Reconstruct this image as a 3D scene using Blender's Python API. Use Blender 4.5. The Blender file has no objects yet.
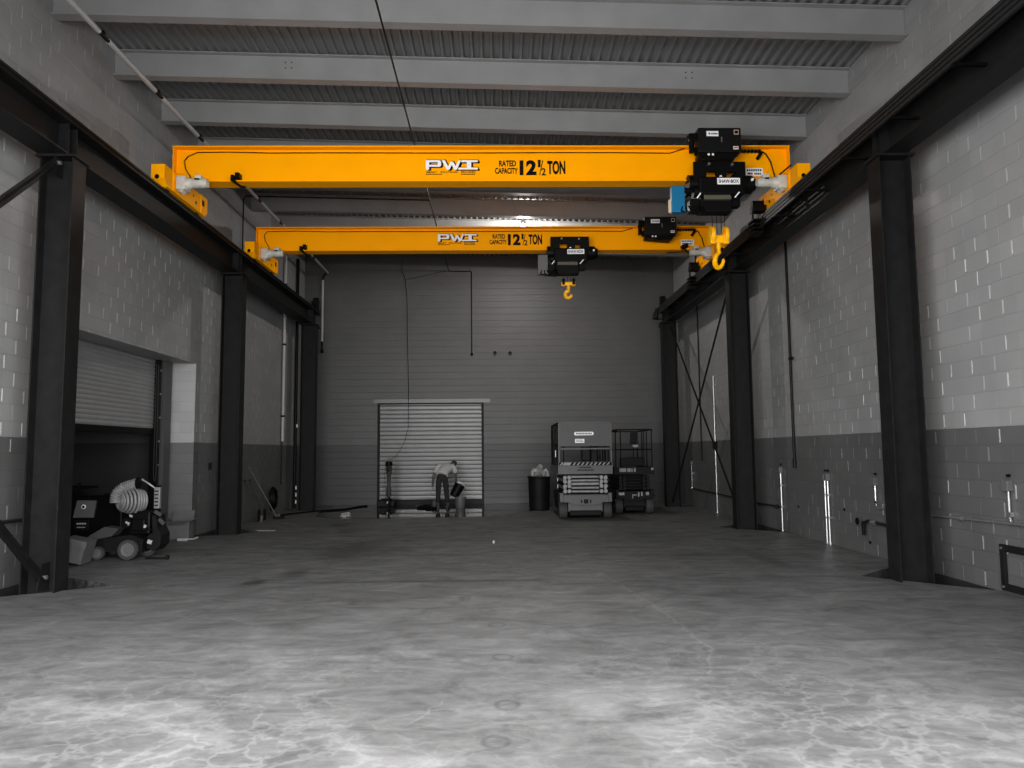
import bpy, bmesh, math, random
from mathutils import Vector, Matrix
random.seed(7)
S = bpy.context.scene
COL = S.collection
PI = math.pi
XL, XR, YB, YF = -6.0, 5.6, 23.16, 3.2      # side walls, back wall, front (open) end

# ------------------------------------------------------------------ materials
def sock(n, *names):
    for k in names:
        if k in n.inputs: return n.inputs[k]
def mat(name, c, rough=0.6, metal=0.0, spec=0.5, bump=0.0, bscale=40, var=0.0, vscale=3.0, emit=None, estr=0, coat=0.0):
    m = bpy.data.materials.new(name); m.use_nodes = True
    nt = m.node_tree; b = nt.nodes['Principled BSDF']
    if isinstance(c, (int, float)): c = (c, c, c)
    b.inputs['Base Color'].default_value = (*c, 1)
    b.inputs['Roughness'].default_value = rough
    b.inputs['Metallic'].default_value = metal
    b.inputs['Specular IOR Level'].default_value = spec
    if coat: b.inputs['Coat Weight'].default_value = coat
    if emit is not None:
        b.inputs['Emission Color'].default_value = (*emit, 1); b.inputs['Emission Strength'].default_value = estr
    tc = nt.nodes.new('ShaderNodeTexCoord')
    if var:
        n = nt.nodes.new('ShaderNodeTexNoise'); n.inputs['Scale'].default_value = vscale; n.inputs['Detail'].default_value = 5
        nt.links.new(tc.outputs['Object'], n.inputs['Vector'])
        r = nt.nodes.new('ShaderNodeMapRange')
        r.inputs['From Min'].default_value = .3; r.inputs['From Max'].default_value = .7
        r.inputs['To Min'].default_value = 1 - var; r.inputs['To Max'].default_value = 1 + var
        nt.links.new(n.outputs['Fac'], r.inputs['Value'])
        v = nt.nodes.new('ShaderNodeVectorMath'); v.operation = 'SCALE'; v.inputs[0].default_value = c
        nt.links.new(r.outputs[0], v.inputs['Scale']); nt.links.new(v.outputs[0], b.inputs['Base Color'])
    if bump:
        n = nt.nodes.new('ShaderNodeTexNoise'); n.inputs['Scale'].default_value = bscale; n.inputs['Detail'].default_value = 3
        nt.links.new(tc.outputs['Object'], n.inputs['Vector'])
        bp = nt.nodes.new('ShaderNodeBump'); bp.inputs['Strength'].default_value = bump; bp.inputs['Distance'].default_value = .01
        nt.links.new(n.outputs['Fac'], bp.inputs['Height']); nt.links.new(bp.outputs[0], b.inputs['Normal'])
    return m

class NB:
    """small node-graph builder"""
    def __init__(s, name):
        s.m = bpy.data.materials.new(name); s.m.use_nodes = True; s.nt = s.m.node_tree; s.b = s.nt.nodes['Principled BSDF']
        s.tc = s.nt.nodes.new('ShaderNodeTexCoord')
    def put(s, i, v):
        if hasattr(v, 'is_output') or isinstance(v, bpy.types.NodeSocket): s.nt.links.new(v, i)
        else: i.default_value = v
    def math(s, op, a, b=0.0, clamp=False):
        n = s.nt.nodes.new('ShaderNodeMath'); n.operation = op; n.use_clamp = clamp
        s.put(n.inputs[0], a); s.put(n.inputs[1], b); return n.outputs[0]
    def noise(s, vec, scale, detail=4, rough=.5, dist=0):
        n = s.nt.nodes.new('ShaderNodeTexNoise'); s.put(n.inputs['Vector'], vec)
        n.inputs['Scale'].default_value = scale; n.inputs['Detail'].default_value = detail
        n.inputs['Roughness'].default_value = rough; n.inputs['Distortion'].default_value = dist
        return n
    def rng(s, v, a, b, c, d, smooth=False):
        n = s.nt.nodes.new('ShaderNodeMapRange'); s.put(n.inputs['Value'], v)
        if smooth: n.interpolation_type = 'SMOOTHSTEP'
        for k, x in zip(('From Min', 'From Max', 'To Min', 'To Max'), (a, b, c, d)): s.put(n.inputs[k], x)
        return n.outputs[0]
    def sep(s, v):
        n = s.nt.nodes.new('ShaderNodeSeparateXYZ'); s.put(n.inputs[0], v); return n.outputs
    def comb(s, x, y, z):
        n = s.nt.nodes.new('ShaderNodeCombineXYZ'); s.put(n.inputs[0], x); s.put(n.inputs[1], y); s.put(n.inputs[2], z); return n.outputs[0]
    def vm(s, op, a, b=(0, 0, 0)):
        n = s.nt.nodes.new('ShaderNodeVectorMath'); n.operation = op; s.put(n.inputs[0], a)
        if op == 'SCALE': s.put(n.inputs['Scale'], b)
        else: s.put(n.inputs[1], b)
        return n.outputs[0]
    def mix(s, f, a, b):
        n = s.nt.nodes.new('ShaderNodeMix'); n.data_type = 'FLOAT'; s.put(n.inputs[0], f); s.put(n.inputs[2], a); s.put(n.inputs[3], b); return n.outputs[0]
    def bump(s, h, st, dist=.01):
        n = s.nt.nodes.new('ShaderNodeBump'); s.put(n.inputs['Height'], h); n.inputs['Strength'].default_value = st
        n.inputs['Distance'].default_value = dist; s.nt.links.new(n.outputs[0], s.b.inputs['Normal'])

def block_material(name, axis, hi, lo, line=1.83, beads=1.0):
    """painted concrete block, running bond 406 x 203 mm, dark wainscot below 1.83 m"""
    g = NB(name); o = g.tc.outputs['Object']; x, y, z = g.sep(o)[:]
    u = y if axis == 'y' else x
    row = g.math('FLOOR', g.math('DIVIDE', z, .2032))
    uo = g.math('ADD', g.math('DIVIDE', u, .4064), g.math('MULTIPLY', g.math('MODULO', g.math('ADD', row, 100), 2.0), .5))
    uo = g.math('ADD', uo, 100.5)
    cell = g.math('FLOOR', uo)
    sd = g.math('MULTIPLY', g.math('SUBTRACT', g.math('FRACT', uo), .5), .4064)          # metres from the head joint
    zf = g.math('FRACT', g.math('DIVIDE', z, .2032))
    zd = g.math('MULTIPLY', g.math('SUBTRACT', .5, g.math('ABSOLUTE', g.math('SUBTRACT', zf, .5))), .2032)   # metres from the bed joint
    wn = g.nt.nodes.new('ShaderNodeTexWhiteNoise'); wn.noise_dimensions = '3D'; g.put(wn.inputs['Vector'], g.comb(cell, row, 1.0))
    r1, r2, r3 = g.sep(wn.outputs['Color'])[:]
    n = g.noise(o, 1.3, 5); n2 = g.noise(o, 60, 3)
    paint = g.rng(z, line - .004, line + .004, lo, hi)
    k = g.math('MULTIPLY', paint, g.rng(n.outputs['Fac'], .3, .7, .92, 1.07))
    k = g.math('MULTIPLY', k, g.rng(r1, 0, 1, .93, 1.03))
    bed = g.rng(zd, .002, .009, 1, 0, True)
    k = g.math('MULTIPLY', k, g.math('SUBTRACT', 1.0, g.math('MULTIPLY', bed, .12)))
    g.nt.links.new(g.comb(k, k, k), g.b.inputs['Base Color'])
    hw = g.rng(r3, 0, 1, .018, .034)
    head = g.math('MULTIPLY', g.rng(sd, 0.0, hw, 1, 0), g.math('GREATER_THAN', sd, 0.0))   # raked joint, open towards the daylight
    inrow = g.rng(zd, .008, .03, 0, 1, True)
    amp = g.rng(g.math('POWER', r2, 1.8), 0, 1, .04, 1.0)
    head = g.math('MULTIPLY', g.math('MULTIPLY', head, inrow), g.math('MULTIPLY', amp, beads))
    g.nt.links.new(g.rng(head, 0, .5, .48, .28), g.b.inputs['Roughness'])
    h = g.math('ADD', g.math('MULTIPLY', head, -1.0), g.math('ADD', g.math('MULTIPLY', n2.outputs['Fac'], .05), g.math('MULTIPLY', bed, -.06)))
    g.bump(h, 1.0, .034)
    return g.m

def floor_material():
    g = NB('polished concrete slab'); o = g.tc.outputs['Object']; x, y, z = g.sep(o)[:]
    big = g.noise(o, .55, 5, .6, .6).outputs['Fac']
    mid = g.noise(g.vm('MULTIPLY', o, (1.0, 1.7, 1)), 1.9, 8, .68, .9).outputs['Fac']
    fine = g.noise(o, 14, 4, .6).outputs['Fac']
    # cellular trowel/water veins, stronger in patches
    wob = g.noise(o, 2.2, 4, .6); wv = g.vm('SCALE', g.vm('SUBTRACT', wob.outputs['Color'], (.5, .5, .5)), .9)
    vo = g.nt.nodes.new('ShaderNodeTexVoronoi'); vo.feature = 'DISTANCE_TO_EDGE'; vo.inputs['Scale'].default_value = 3.4
    g.put(vo.inputs['Vector'], g.vm('ADD', g.vm('MULTIPLY', o, (1, 1.15, 1)), wv))
    vein = g.rng(vo.outputs['Distance'], 0.0, .13, 1, 0, True)
    pn = g.noise(g.vm('ADD', o, (3.1, 7.7, 0)), .5, 3, .5, .4).outputs['Fac']
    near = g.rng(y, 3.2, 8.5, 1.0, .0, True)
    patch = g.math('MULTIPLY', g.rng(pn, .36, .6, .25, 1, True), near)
    k = g.rng(big, .25, .75, .80, 1.22)
    k = g.math('MULTIPLY', k, g.rng(mid, .3, .72, .60, 1.36))
    st = g.noise(g.vm('MULTIPLY', o, (1.2, 5.0, 1)), 1.7, 6, .7, .4).outputs['Fac']
    k = g.math('MULTIPLY', k, g.rng(st, .3, .7, .80, 1.18))
    k = g.math('MULTIPLY', k, g.rng(fine, .3, .7, .93, 1.07))
    k = g.math('ADD', k, g.math('MULTIPLY', g.math('MULTIPLY', vein, patch), .5))
    # whitish cured bloom in drifts; its rise towards the camera paints in brighter daylight
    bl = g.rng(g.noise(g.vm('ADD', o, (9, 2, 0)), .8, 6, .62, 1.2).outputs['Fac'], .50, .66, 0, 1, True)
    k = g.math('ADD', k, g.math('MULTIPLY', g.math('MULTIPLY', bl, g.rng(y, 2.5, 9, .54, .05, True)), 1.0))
    # dark joint / tyre bands
    def band(c, w, dep, sl=0.0, x0=-99, x1=99):
        nonlocal k
        yy = g.math('ADD', g.math('ADD', y, g.math('MULTIPLY', x, sl)), g.math('MULTIPLY', mid, .12))
        d = g.math('ABSOLUTE', g.math('SUBTRACT', yy, c + .06))
        m = g.rng(d, 0.0, w, dep, 0, True)
        m = g.math('MULTIPLY', m, g.math('MULTIPLY', g.rng(x, x0, x0 + .6, 0, 1), g.rng(x, x1 - .6, x1, 1, 0)))
        k = g.math('MULTIPLY', k, g.math('SUBTRACT', 1.0, m))
    band(11.9, .16, .2, 0, -2.6, 1.3); band(12.1, .1, .2, .02, 1.3, 5.0); band(14.6, .10, .18, 0, -3.5, 4)
    band(9.50, .13, .42, 0, -2.7, .9); band(9.25, .10, .35, .02, .2, 1.6); band(10.5, .12, .32, .0, .4, 1.2); band(8.6, .09, .16, .03, -2, 4.5)
    # dark stains and foot-sized marks: (x, y, rx, ry, depth)
    def spot(cx, cy, rx, ry, dep, ring=False):
        nonlocal k
        dx = g.math('DIVIDE', g.math('SUBTRACT', g.math('ADD', x, g.math('MULTIPLY', fine, .10 if not ring else .03)), cx + (.05 if not ring else .015)), rx)
        dy = g.math('DIVIDE', g.math('SUBTRACT', g.math('ADD', y, g.math('MULTIPLY', mid, .4 if not ring else .05)), cy + (.2 if not ring else .025)), ry)
        d = g.math('SQRT', g.math('ADD', g.math('MULTIPLY', dx, dx), g.math('MULTIPLY', dy, dy)))
        if ring: m = g.rng(g.math('ABSOLUTE', g.math('SUBTRACT', d, .8)), 0, .3, dep, 0, True)
        else: m = g.rng(d, .3, 1.1, dep, 0, True)
        k = g.math('MULTIPLY', k, g.math('SUBTRACT', 1.0, m))
    for s in [(-3.05, 9.55, .2, .22, .6), (-3.5, 16.9, .32, .7, .55), (-3.1, 15.4, .25, .35, .5), (-2.45, 12.3, .5, 1.2, .30), (-2.7, 10.2, .25, .5, .35),
              (3.1, 11.5, .7, .25, .3), (-2.3, 13.2, .5, .9, .3), (3.9, 10.9, .22, .9, .28), (-1.0, 18.0, .2, .2, .5), (2.0, 12.6, .8, .16, .35)]:
        spot(*s)
    for s in [(-.10, 15.2), (-.12, 12.9), (-.02, 11.3), (-.10, 10.2), (.0, 9.3), (.07, 8.5), (-.12, 7.75), (-.02, 7.1), (.03, 6.0), (.05, 4.9), (-.02, 4.3)]:
        spot(s[0], s[1], .09, .10, .32, True)
    # drag scratch
    for (x0, y0, x1, y1, w) in [(.98, 11.7, 1.34, 10.06, .02), (1.34, 10.06, 1.62, 7.8, .022), (1.62, 7.8, 1.71, 6.2, .025), (1.71, 6.2, 1.5, 5.5, .02), (-.55, 4.55, -.35, 5.0, .012), (-.7, 4.7, -.3, 4.85, .012)]:
        L = math.hypot(x1 - x0, y1 - y0); tx, ty = (x1 - x0) / L, (y1 - y0) / L
        ax = g.math('SUBTRACT', x, x0); ay = g.math('SUBTRACT', y, y0)
        al = g.math('ADD', g.math('MULTIPLY', ax, tx), g.math('MULTIPLY', ay, ty))
        ac = g.math('ABSOLUTE', g.math('ADD', g.math('SUBTRACT', g.math('MULTIPLY', ax, -ty), g.math('MULTIPLY', ay, -tx)), g.math('MULTIPLY', g.math('SUBTRACT', mid, .5), .25)))
        m = g.math('MULTIPLY', g.rng(ac, 0, w, .35, 0, True), g.math('MULTIPLY', g.math('GREATER_THAN', al, 0.0), g.math('LESS_THAN', al, L)))
        k = g.math('ADD', k, m)
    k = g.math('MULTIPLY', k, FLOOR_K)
    g.nt.links.new(g.comb(k, k, k), g.b.inputs['Base Color'])
    g.nt.links.new(g.rng(mid, .3, .7, .58, .40), g.b.inputs['Roughness'])
    g.b.inputs['Specular IOR Level'].default_value = .2
    g.bump(g.math('ADD', g.math('MULTIPLY', mid, .5), g.math('MULTIPLY', fine, .2)), .12, .01)
    return g.m

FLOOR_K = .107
M = dict(
    wall_y=block_material('painted block side', 'y', .235, .085),
    wall_x=block_material('painted block end', 'x', .054, .021, beads=0.0),  # same paint as the side walls, darkened to put in the dim far end
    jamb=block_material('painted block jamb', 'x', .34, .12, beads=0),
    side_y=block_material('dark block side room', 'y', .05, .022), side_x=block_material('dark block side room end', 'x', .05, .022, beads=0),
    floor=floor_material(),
    steel=mat('near black primer steel', .0085, .5, spec=.12, var=.25, vscale=6, bump=.15, bscale=30),
    black=mat('black enamel', .003, .45, spec=.10),
    blackr=mat('black rubber', .012, .8),
    joist=mat('grey shop paint', .23, .5, var=.08, vscale=2, bump=.05, bscale=20),
    deck=mat('grey steel roof deck', .16, .5),
    yellow=mat('crane yellow enamel', (1.0, .385, .0), .42, spec=.05, var=.03, vscale=2),
    yhook=mat('hook yellow enamel', (1.0, .47, .0), .35, spec=.4),
    motor=mat('off white motor paint', (.50, .485, .42), .45, var=.12, vscale=20, bump=.2, bscale=60),
    white=mat('white label', .85, .5),
    galv=mat('galvanised conduit', .42, .32, metal=.85),
    pvc=mat('light grey pipe', .33, .45),
    blue=mat('blue enamel', (.0, .13, .27), .4),
    beige=mat('beige plate', (.55, .42, .30), .5),
    greybox=mat('grey control box', .10, .5),
    curtain=mat('ribbed door steel', .26, .38, metal=.35, var=.05, vscale=4),
    curtain_b=mat('galvanised door slats', .10, .36, metal=.4, var=.1, vscale=2),
    liftgrey=mat('lift body grey', .050, .5, var=.1, vscale=5),
    liftpale=mat('pale scissor arm', .19, .45, var=.2, vscale=9),
    liftdark=mat('dark lift paint', .0045, .6, spec=.15, var=.3, vscale=6),
    tyre=mat('grey tyre', .030, .75, bump=.3, bscale=60),
    card=mat('cardboard', .085, .8, var=.12, vscale=8),
    hose=mat('pale ribbed hose', .16, .5, var=.1, vscale=12),
    skin=mat('skin', .07, .6),
    hair=mat('dark hair', .01, .7),
    shirt=mat('light t-shirt', .36, .85, bump=.3, bscale=50, var=.1, vscale=9),
    pants=mat('dark work trousers', .008, .85, bump=.3, bscale=60),
    shoe=mat('work boot', .02, .7),
    pail=mat('grey pail', .09, .45),
    red=mat('red print', (.6, .05, .03), .5), navy=mat('dark blue print', (.03, .04, .12), .5),
    khaki=mat('drum grating', (.09, .085, .055), .6),
    rust=mat('brown hose', (.12, .05, .01), .6),
    dirt=mat('dark earth fill', .003, .95, var=.3, vscale=6, bump=.6, bscale=20),
    edge=mat('raw slab edge', .035, .9, var=.9, vscale=14, bump=.5, bscale=25),
    wood=mat('pale timber handle', .10, .6),
    plastic=mat('clear crumpled plastic', .25, .3),
    water=mat('shallow water film', .012, .03, spec=.9),
    lampglow=mat('lamp glow', .8, .4, emit=(1, .97, .92), estr=260),
)

# ------------------------------------------------------------------ mesh building
class MB:
    def __init__(s): s.bm = bmesh.new()
    def box(s, x0, x1, y0, y1, z0, z1, bev=0):
        r = bmesh.ops.create_cube(s.bm, size=1)
        bmesh.ops.scale(s.bm, vec=(abs(x1 - x0), abs(y1 - y0), abs(z1 - z0)), verts=r['verts'])
        bmesh.ops.translate(s.bm, vec=((x0 + x1) / 2, (y0 + y1) / 2, (z0 + z1) / 2), verts=r['verts'])
        if bev:
            es = list({e for v in r['verts'] for e in v.link_edges})
            bmesh.ops.bevel(s.bm, geom=es, offset=bev, segments=2, affect='EDGES', profile=.5)
        return s
    def rbox(s, c, size, rot=(0, 0, 0), bev=0):
        """rotated box"""
        r = bmesh.ops.create_cube(s.bm, size=1)
        vs = r['verts']
        bmesh.ops.scale(s.bm, vec=size, verts=vs)
        if bev:
            es = list({e for v in vs for e in v.link_edges})
            q = bmesh.ops.bevel(s.bm, geom=es, offset=bev, segments=2, affect='EDGES', profile=.5)
            vs = list({v for f in q['faces'] for v in f.verts} | {v for v in vs if v.is_valid})
        from mathutils import Euler
        mtx = Matrix.Translation(c) @ Euler(rot).to_matrix().to_4x4()
        bmesh.ops.transform(s.bm, matrix=mtx, verts=vs)
        return s
    def cyl(s, p, q, r, r2=None, n=16, cap=True):
        p, q = Vector(p), Vector(q); d = q - p; L = d.length
        if r2 is None: r2 = r
        g = bmesh.ops.create_cone(s.bm, cap_ends=cap, cap_tris=False, segments=n, radius1=r, radius2=r2, depth=L)
        mtx = Matrix.Translation((p + q) / 2) @ d.to_track_quat('Z', 'Y').to_matrix().to_4x4()
        bmesh.ops.transform(s.bm, matrix=mtx, verts=g['verts'])
        return s
    def bar(s, p, q, w, h, up=(0, 0, 1)):
        """rectangular bar between two points"""
        p, q = Vector(p), Vector(q); d = (q - p).normalized(); u = Vector(up)
        a = d.cross(u).normalized(); b = a.cross(d).normalized()
        vs = []
        for P in (p, q):
            for i, j in ((-1, -1), (1, -1), (1, 1), (-1, 1)):
                vs.append(s.bm.verts.new(P + a * i * w / 2 + b * j * h / 2))
        for f in ((3, 2, 1, 0), (4, 5, 6, 7), (0, 1, 5, 4), (1, 2, 6, 5), (2, 3, 7, 6), (3, 0, 4, 7)):
            s.bm.faces.new([vs[i] for i in f])
        return s
    def prism(s, pts, axis, a, b):
        """extrude a 2D outline along axis from a to b; pts in the two remaining axes in order"""
        def mk(t, p):
            return {'x': (t, p[0], p[1]), 'y': (p[0], t, p[1]), 'z': (p[0], p[1], t)}[axis]
        v0 = [s.bm.verts.new(mk(a, p)) for p in pts]; v1 = [s.bm.verts.new(mk(b, p)) for p in pts]
        n = len(pts)
        s.bm.faces.new(v0); s.bm.faces.new(v1[::-1])
        for i in range(n): s.bm.faces.new((v0[i], v1[i], v1[(i + 1) % n], v0[(i + 1) % n]))
        return s
    def tube(s, pts, r, n=8, closed=False):
        pts = [Vector(p) for p in pts]; rings = []; N = len(pts)
        rr = r if isinstance(r, (list, tuple)) else [r] * N
        prev = None
        for i, p in enumerate(pts):
            if closed: d = pts[(i + 1) % N] - pts[i - 1]
            else: d = pts[min(i + 1, N - 1)] - pts[max(i - 1, 0)]
            d.normalize()
            if prev is None:
                a = d.orthogonal().normalized()
            else:
                a = (prev - d * prev.dot(d)).normalized()
            prev = a; b = d.cross(a)
            rings.append([s.bm.verts.new(p + (a * math.cos(2 * PI * k / n) + b * math.sin(2 * PI * k / n)) * rr[i]) for k in range(n)])
        for i in range(N if closed else N - 1):
            A, B = rings[i], rings[(i + 1) % N]
            off = 0
            if closed and i == N - 1:
                off = min(range(n), key=lambda o: (A[0].co - B[o].co).length)
            for k in range(n): s.bm.faces.new((A[k], A[(k + 1) % n], B[(k + 1 + off) % n], B[(k + off) % n]))
        if not closed: s.bm.faces.new(rings[0][::-1]); s.bm.faces.new(rings[-1])
        return s
    def lathe(s, prof, c, axis='z', n=24):
        """prof: list of (r, h)"""
        rings = []
        for r, h in prof:
            ring = []
            for k in range(n):
                a = 2 * PI * k / n; ca, sa = r * math.cos(a), r * math.sin(a)
                o = {'z': (ca, sa, h), 'x': (h, ca, sa), 'y': (ca, h, sa)}[axis]
                ring.append(s.bm.verts.new(Vector(c) + Vector(o)))
            rings.append(ring)
        for i in range(len(rings) - 1):
            for k in range(n): s.bm.faces.new((rings[i][k], rings[i][(k + 1) % n], rings[i + 1][(k + 1) % n], rings[i + 1][k]))
        s.bm.faces.new(rings[0][::-1]); s.bm.faces.new(rings[-1])
        return s
    def sphere(s, c, r, sc=(1, 1, 1), n=12):
        g = bmesh.ops.create_uvsphere(s.bm, u_segments=n * 2 // 2 + 4, v_segments=n, radius=r)
        bmesh.ops.scale(s.bm, vec=sc, verts=g['verts']); bmesh.ops.translate(s.bm, vec=c, verts=g['verts']); return s
    def build(s, name, m, parent=None, smooth=False, origin=None):
        bm = s.bm
        bmesh.ops.remove_doubles(bm, verts=bm.verts, dist=1e-6)
        bmesh.ops.recalc_face_normals(bm, faces=bm.faces)
        if parent is not None: off = wloc(parent)
        elif origin is not None: off = Vector(origin)
        else:
            xs = [v.co for v in bm.verts]
            off = Vector(((min(v.x for v in xs) + max(v.x for v in xs)) / 2, (min(v.y for v in xs) + max(v.y for v in xs)) / 2, min(v.z for v in xs)))
        bmesh.ops.translate(bm, vec=-off, verts=bm.verts)
        me = bpy.data.meshes.new(name); bm.to_mesh(me); bm.free()
        if smooth is not False:
            ang = .6 if smooth is True else smooth
            me.polygons.foreach_set('use_smooth', [True] * len(me.polygons))
            try: me.set_sharp_from_angle(angle=ang)
            except Exception: pass
        me.materials.append(M[m] if isinstance(m, str) else m)
        o = bpy.data.objects.new(name, me); COL.objects.link(o)
        if parent is not None: o.parent = parent
        else: o.location = off
        return o
def wloc(o):
    v = Vector((0, 0, 0))
    while o is not None: v += o.location; o = o.parent
    return v
def tag(o, label, cat, group=None):
    o['label'] = label; o['category'] = cat
    if group: o['group'] = group
    return o
def thing(name, loc, label, cat, group=None):
    o = bpy.data.objects.new(name, None); COL.objects.link(o); o.location = loc; o.empty_display_size = .2
    return tag(o, label, cat, group)
def struct(o): o['kind'] = 'structure'; return o
def copy_tree(o, parent=None):
    kids = list(o.children)
    c = o.copy(); COL.objects.link(c); c.parent = parent
    for ch in kids: copy_tree(ch, c)
    return c
def text_mesh(name, s, x, y, z0, h, width, m, parent, off=.0, depth=.003, shear=0.0):
    """flat raised lettering facing -y, left edge x, baseline z0, cap height h, total width"""
    cu = bpy.data.curves.new(name, 'FONT'); cu.body = s; cu.size = 1; cu.extrude = .0; cu.offset = off; cu.shear = shear
    t = bpy.data.objects.new(name, cu); COL.objects.link(t)
    dg = bpy.context.evaluated_depsgraph_get(); dg.update()
    me = bpy.data.meshes.new_from_object(t.evaluated_get(dg)); bpy.data.objects.remove(t); bpy.data.curves.remove(cu)
    xs = [v.co.x for v in me.vertices]; ys = [v.co.y for v in me.vertices]
    sx = width / (max(xs) - min(xs)); sy = h / (max(ys) - min(ys)); mx, my = min(xs), min(ys)
    bm = bmesh.new(); bm.from_mesh(me); bpy.data.meshes.remove(me)
    for v in bm.verts: v.co = Vector((x + (v.co.x - mx) * sx, y, z0 + (v.co.y - my) * sy))
    r = bmesh.ops.extrude_face_region(bm, geom=bm.faces[:])
    bmesh.ops.translate(bm, vec=(0, -depth, 0), verts=[e for e in r['geom'] if isinstance(e, bmesh.types.BMVert)])
    b = MB(); b.bm.free(); b.bm = bm
    return b.build(name, m, parent)
def add_text(bm_target, s, x, y, z0, h, width, off=.0, depth=.003):
    cu = bpy.data.curves.new('t', 'FONT'); cu.body = s; cu.size = 1; cu.offset = off
    t = bpy.data.objects.new('t', cu); COL.objects.link(t)
    dg = bpy.context.evaluated_depsgraph_get(); dg.update()
    me = bpy.data.meshes.new_from_object(t.evaluated_get(dg)); bpy.data.objects.remove(t); bpy.data.curves.remove(cu)
    xs = [v.co.x for v in me.vertices]; ys = [v.co.y for v in me.vertices]
    sx = width / (max(xs) - min(xs)); sy = h / (max(ys) - min(ys)); mx, my = min(xs), min(ys)
    for v in me.vertices: v.co = Vector((x + (v.co.x - mx) * sx, y - depth, z0 + (v.co.y - my) * sy))
    bm_target.bm.from_mesh(me); bpy.data.meshes.remove(me)
def ibeam(b, axis, a0, a1, c1, c2, depth, width, tf, tw):
    """I section: runs along axis; for 'x' and 'y' the web stands upright with c2 = underside height; for 'z' web spans x"""
    if axis == 'x':   # c1 = y centre
        b.box(a0, a1, c1 - width / 2, c1 + width / 2, c2, c2 + tf); b.box(a0, a1, c1 - width / 2, c1 + width / 2, c2 + depth - tf, c2 + depth)
        b.box(a0, a1, c1 - tw / 2, c1 + tw / 2, c2 + tf, c2 + depth - tf)
    elif axis == 'y':
        b.box(c1 - width / 2, c1 + width / 2, a0, a1, c2, c2 + tf); b.box(c1 - width / 2, c1 + width / 2, a0, a1, c2 + depth - tf, c2 + depth)
        b.box(c1 - tw / 2, c1 + tw / 2, a0, a1, c2 + tf, c2 + depth - tf)
    else:             # c1 = x centre, c2 = y centre
        b.box(c1 - depth / 2, c1 - depth / 2 + tf, c2 - width / 2, c2 + width / 2, a0, a1)
        b.box(c1 + depth / 2 - tf, c1 + depth / 2, c2 - width / 2, c2 + width / 2, a0, a1)
        b.box(c1 - depth / 2 + tf, c1 + depth / 2 - tf, c2 - tw / 2, c2 + tw / 2, a0, a1)
    return b

# ------------------------------------------------------------------ room shell
DY0, DY1, DZ, TH = 10.2, 14.95, 3.40, .5
def roofz(x): return 7.53 - .0319 * (x + 6)      # joist underside, falling to the right
PO = dict(R1=(4.55, 9.5), L1=(-4.7, 9.5), R2=(4.58, 15.62), L2=(-4.78, 15.65))
fl = MB()
outline = [(XR, -6), (XR, 8.45), PO['R1'], (XR, 10.45), (XR, 14.55), PO['R2'], (XR, 16.7), (XR, YB), (XL, YB),
           (XL, 16.9), PO['L2'], (XL, 14.6), (XL, 14.9), (-10.5, 14.9), (-10.5, 9.3), (XL, 9.3)]
outline = [(XR, -6), (XR, 8.45), PO['R1'], (XR, 10.45), (XR, 14.55), PO['R2'], (XR, 16.7), (XR, YB), (XL, YB),
           (XL, 16.7), PO['L2'], (XL, 14.9), (-10.5, 14.9), (-10.5, 10.35), (XL, 10.35), PO['L1'], (XL, 8.6), (XL, -6)]
fl.prism(outline, 'z', -.28, 0)
bmesh.ops.triangulate(fl.bm, faces=[f for f in fl.bm.faces if len(f.verts) > 4])
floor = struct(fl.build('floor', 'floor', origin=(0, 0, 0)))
floor.data.materials.append(M['edge'])
for pf in floor.data.polygons:
    if abs(pf.normal.z) < .5: pf.material_index = 1
fw = MB().box(XL - TH, XL, YF, DY0, -.4, -.002).box(XL - TH, XL, DY1, YB, -.4, -.002).box(XR, XR + .3, YF, YB, -.4, -.002).build('footing', 'dirt', floor)
bed = MB().box(XL - 5, XR + .3, YF, YB + .2, -.5, -.29).build('pocket_bed', 'dirt', floor)
# left wall with the roller door opening (y 9.95..14.95, top 3.42)
w = MB().box(XL - TH, XL, YF, DY0, 0, 8.3).box(XL - TH, XL, DY1, YB + .3, 0, 8.3).box(XL - TH, XL, DY0, DY1, DZ, 8.3)
struct(w.build('wall_left', 'wall_y', origin=(0, 0, 0)))
struct(MB().box(XR, XR + .3, YF, YB + .3, 0, 8.3).build('wall_right', 'wall_y', origin=(0, .11, 0)))
BX0, BX1, BZ = -3.70, -.42, 3.12
w = MB().box(XL, BX0, YB, YB + .3, -.3, 8.3).box(BX1, XR, YB, YB + .3, -.3, 8.3).box(BX0, BX1, YB, YB + .3, BZ, 8.3)
struct(w.build('wall_back', 'wall_x', origin=(0.05, 0, 0)))
struct(MB().box(BX0 - .2, BX1 + .2, YB + .3, YB + .4, -.3, 3.6).build('back_light_stop', 'black'))  # unseen black backing added to stop sky light leaking under the door
# front end: unseen wall, its wide opening placed and sized to shape the daylight
w = MB().box(XL, -5.7, YF - .3, YF, -.3, 8.3).box(3.4, XR, YF - .3, YF, -.3, 8.3).box(-5.7, 3.4, YF - .3, YF, 5.4, 8.3)
struct(w.build('wall_front', 'wall_x', origin=(0, 0, 0)))
# jamb lining: the daylight it faces is put into its lighter block colour
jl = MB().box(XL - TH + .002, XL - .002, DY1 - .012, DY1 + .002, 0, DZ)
struct(jl.build('trim_1', 'jamb', origin=(0, 0, 0)))
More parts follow.
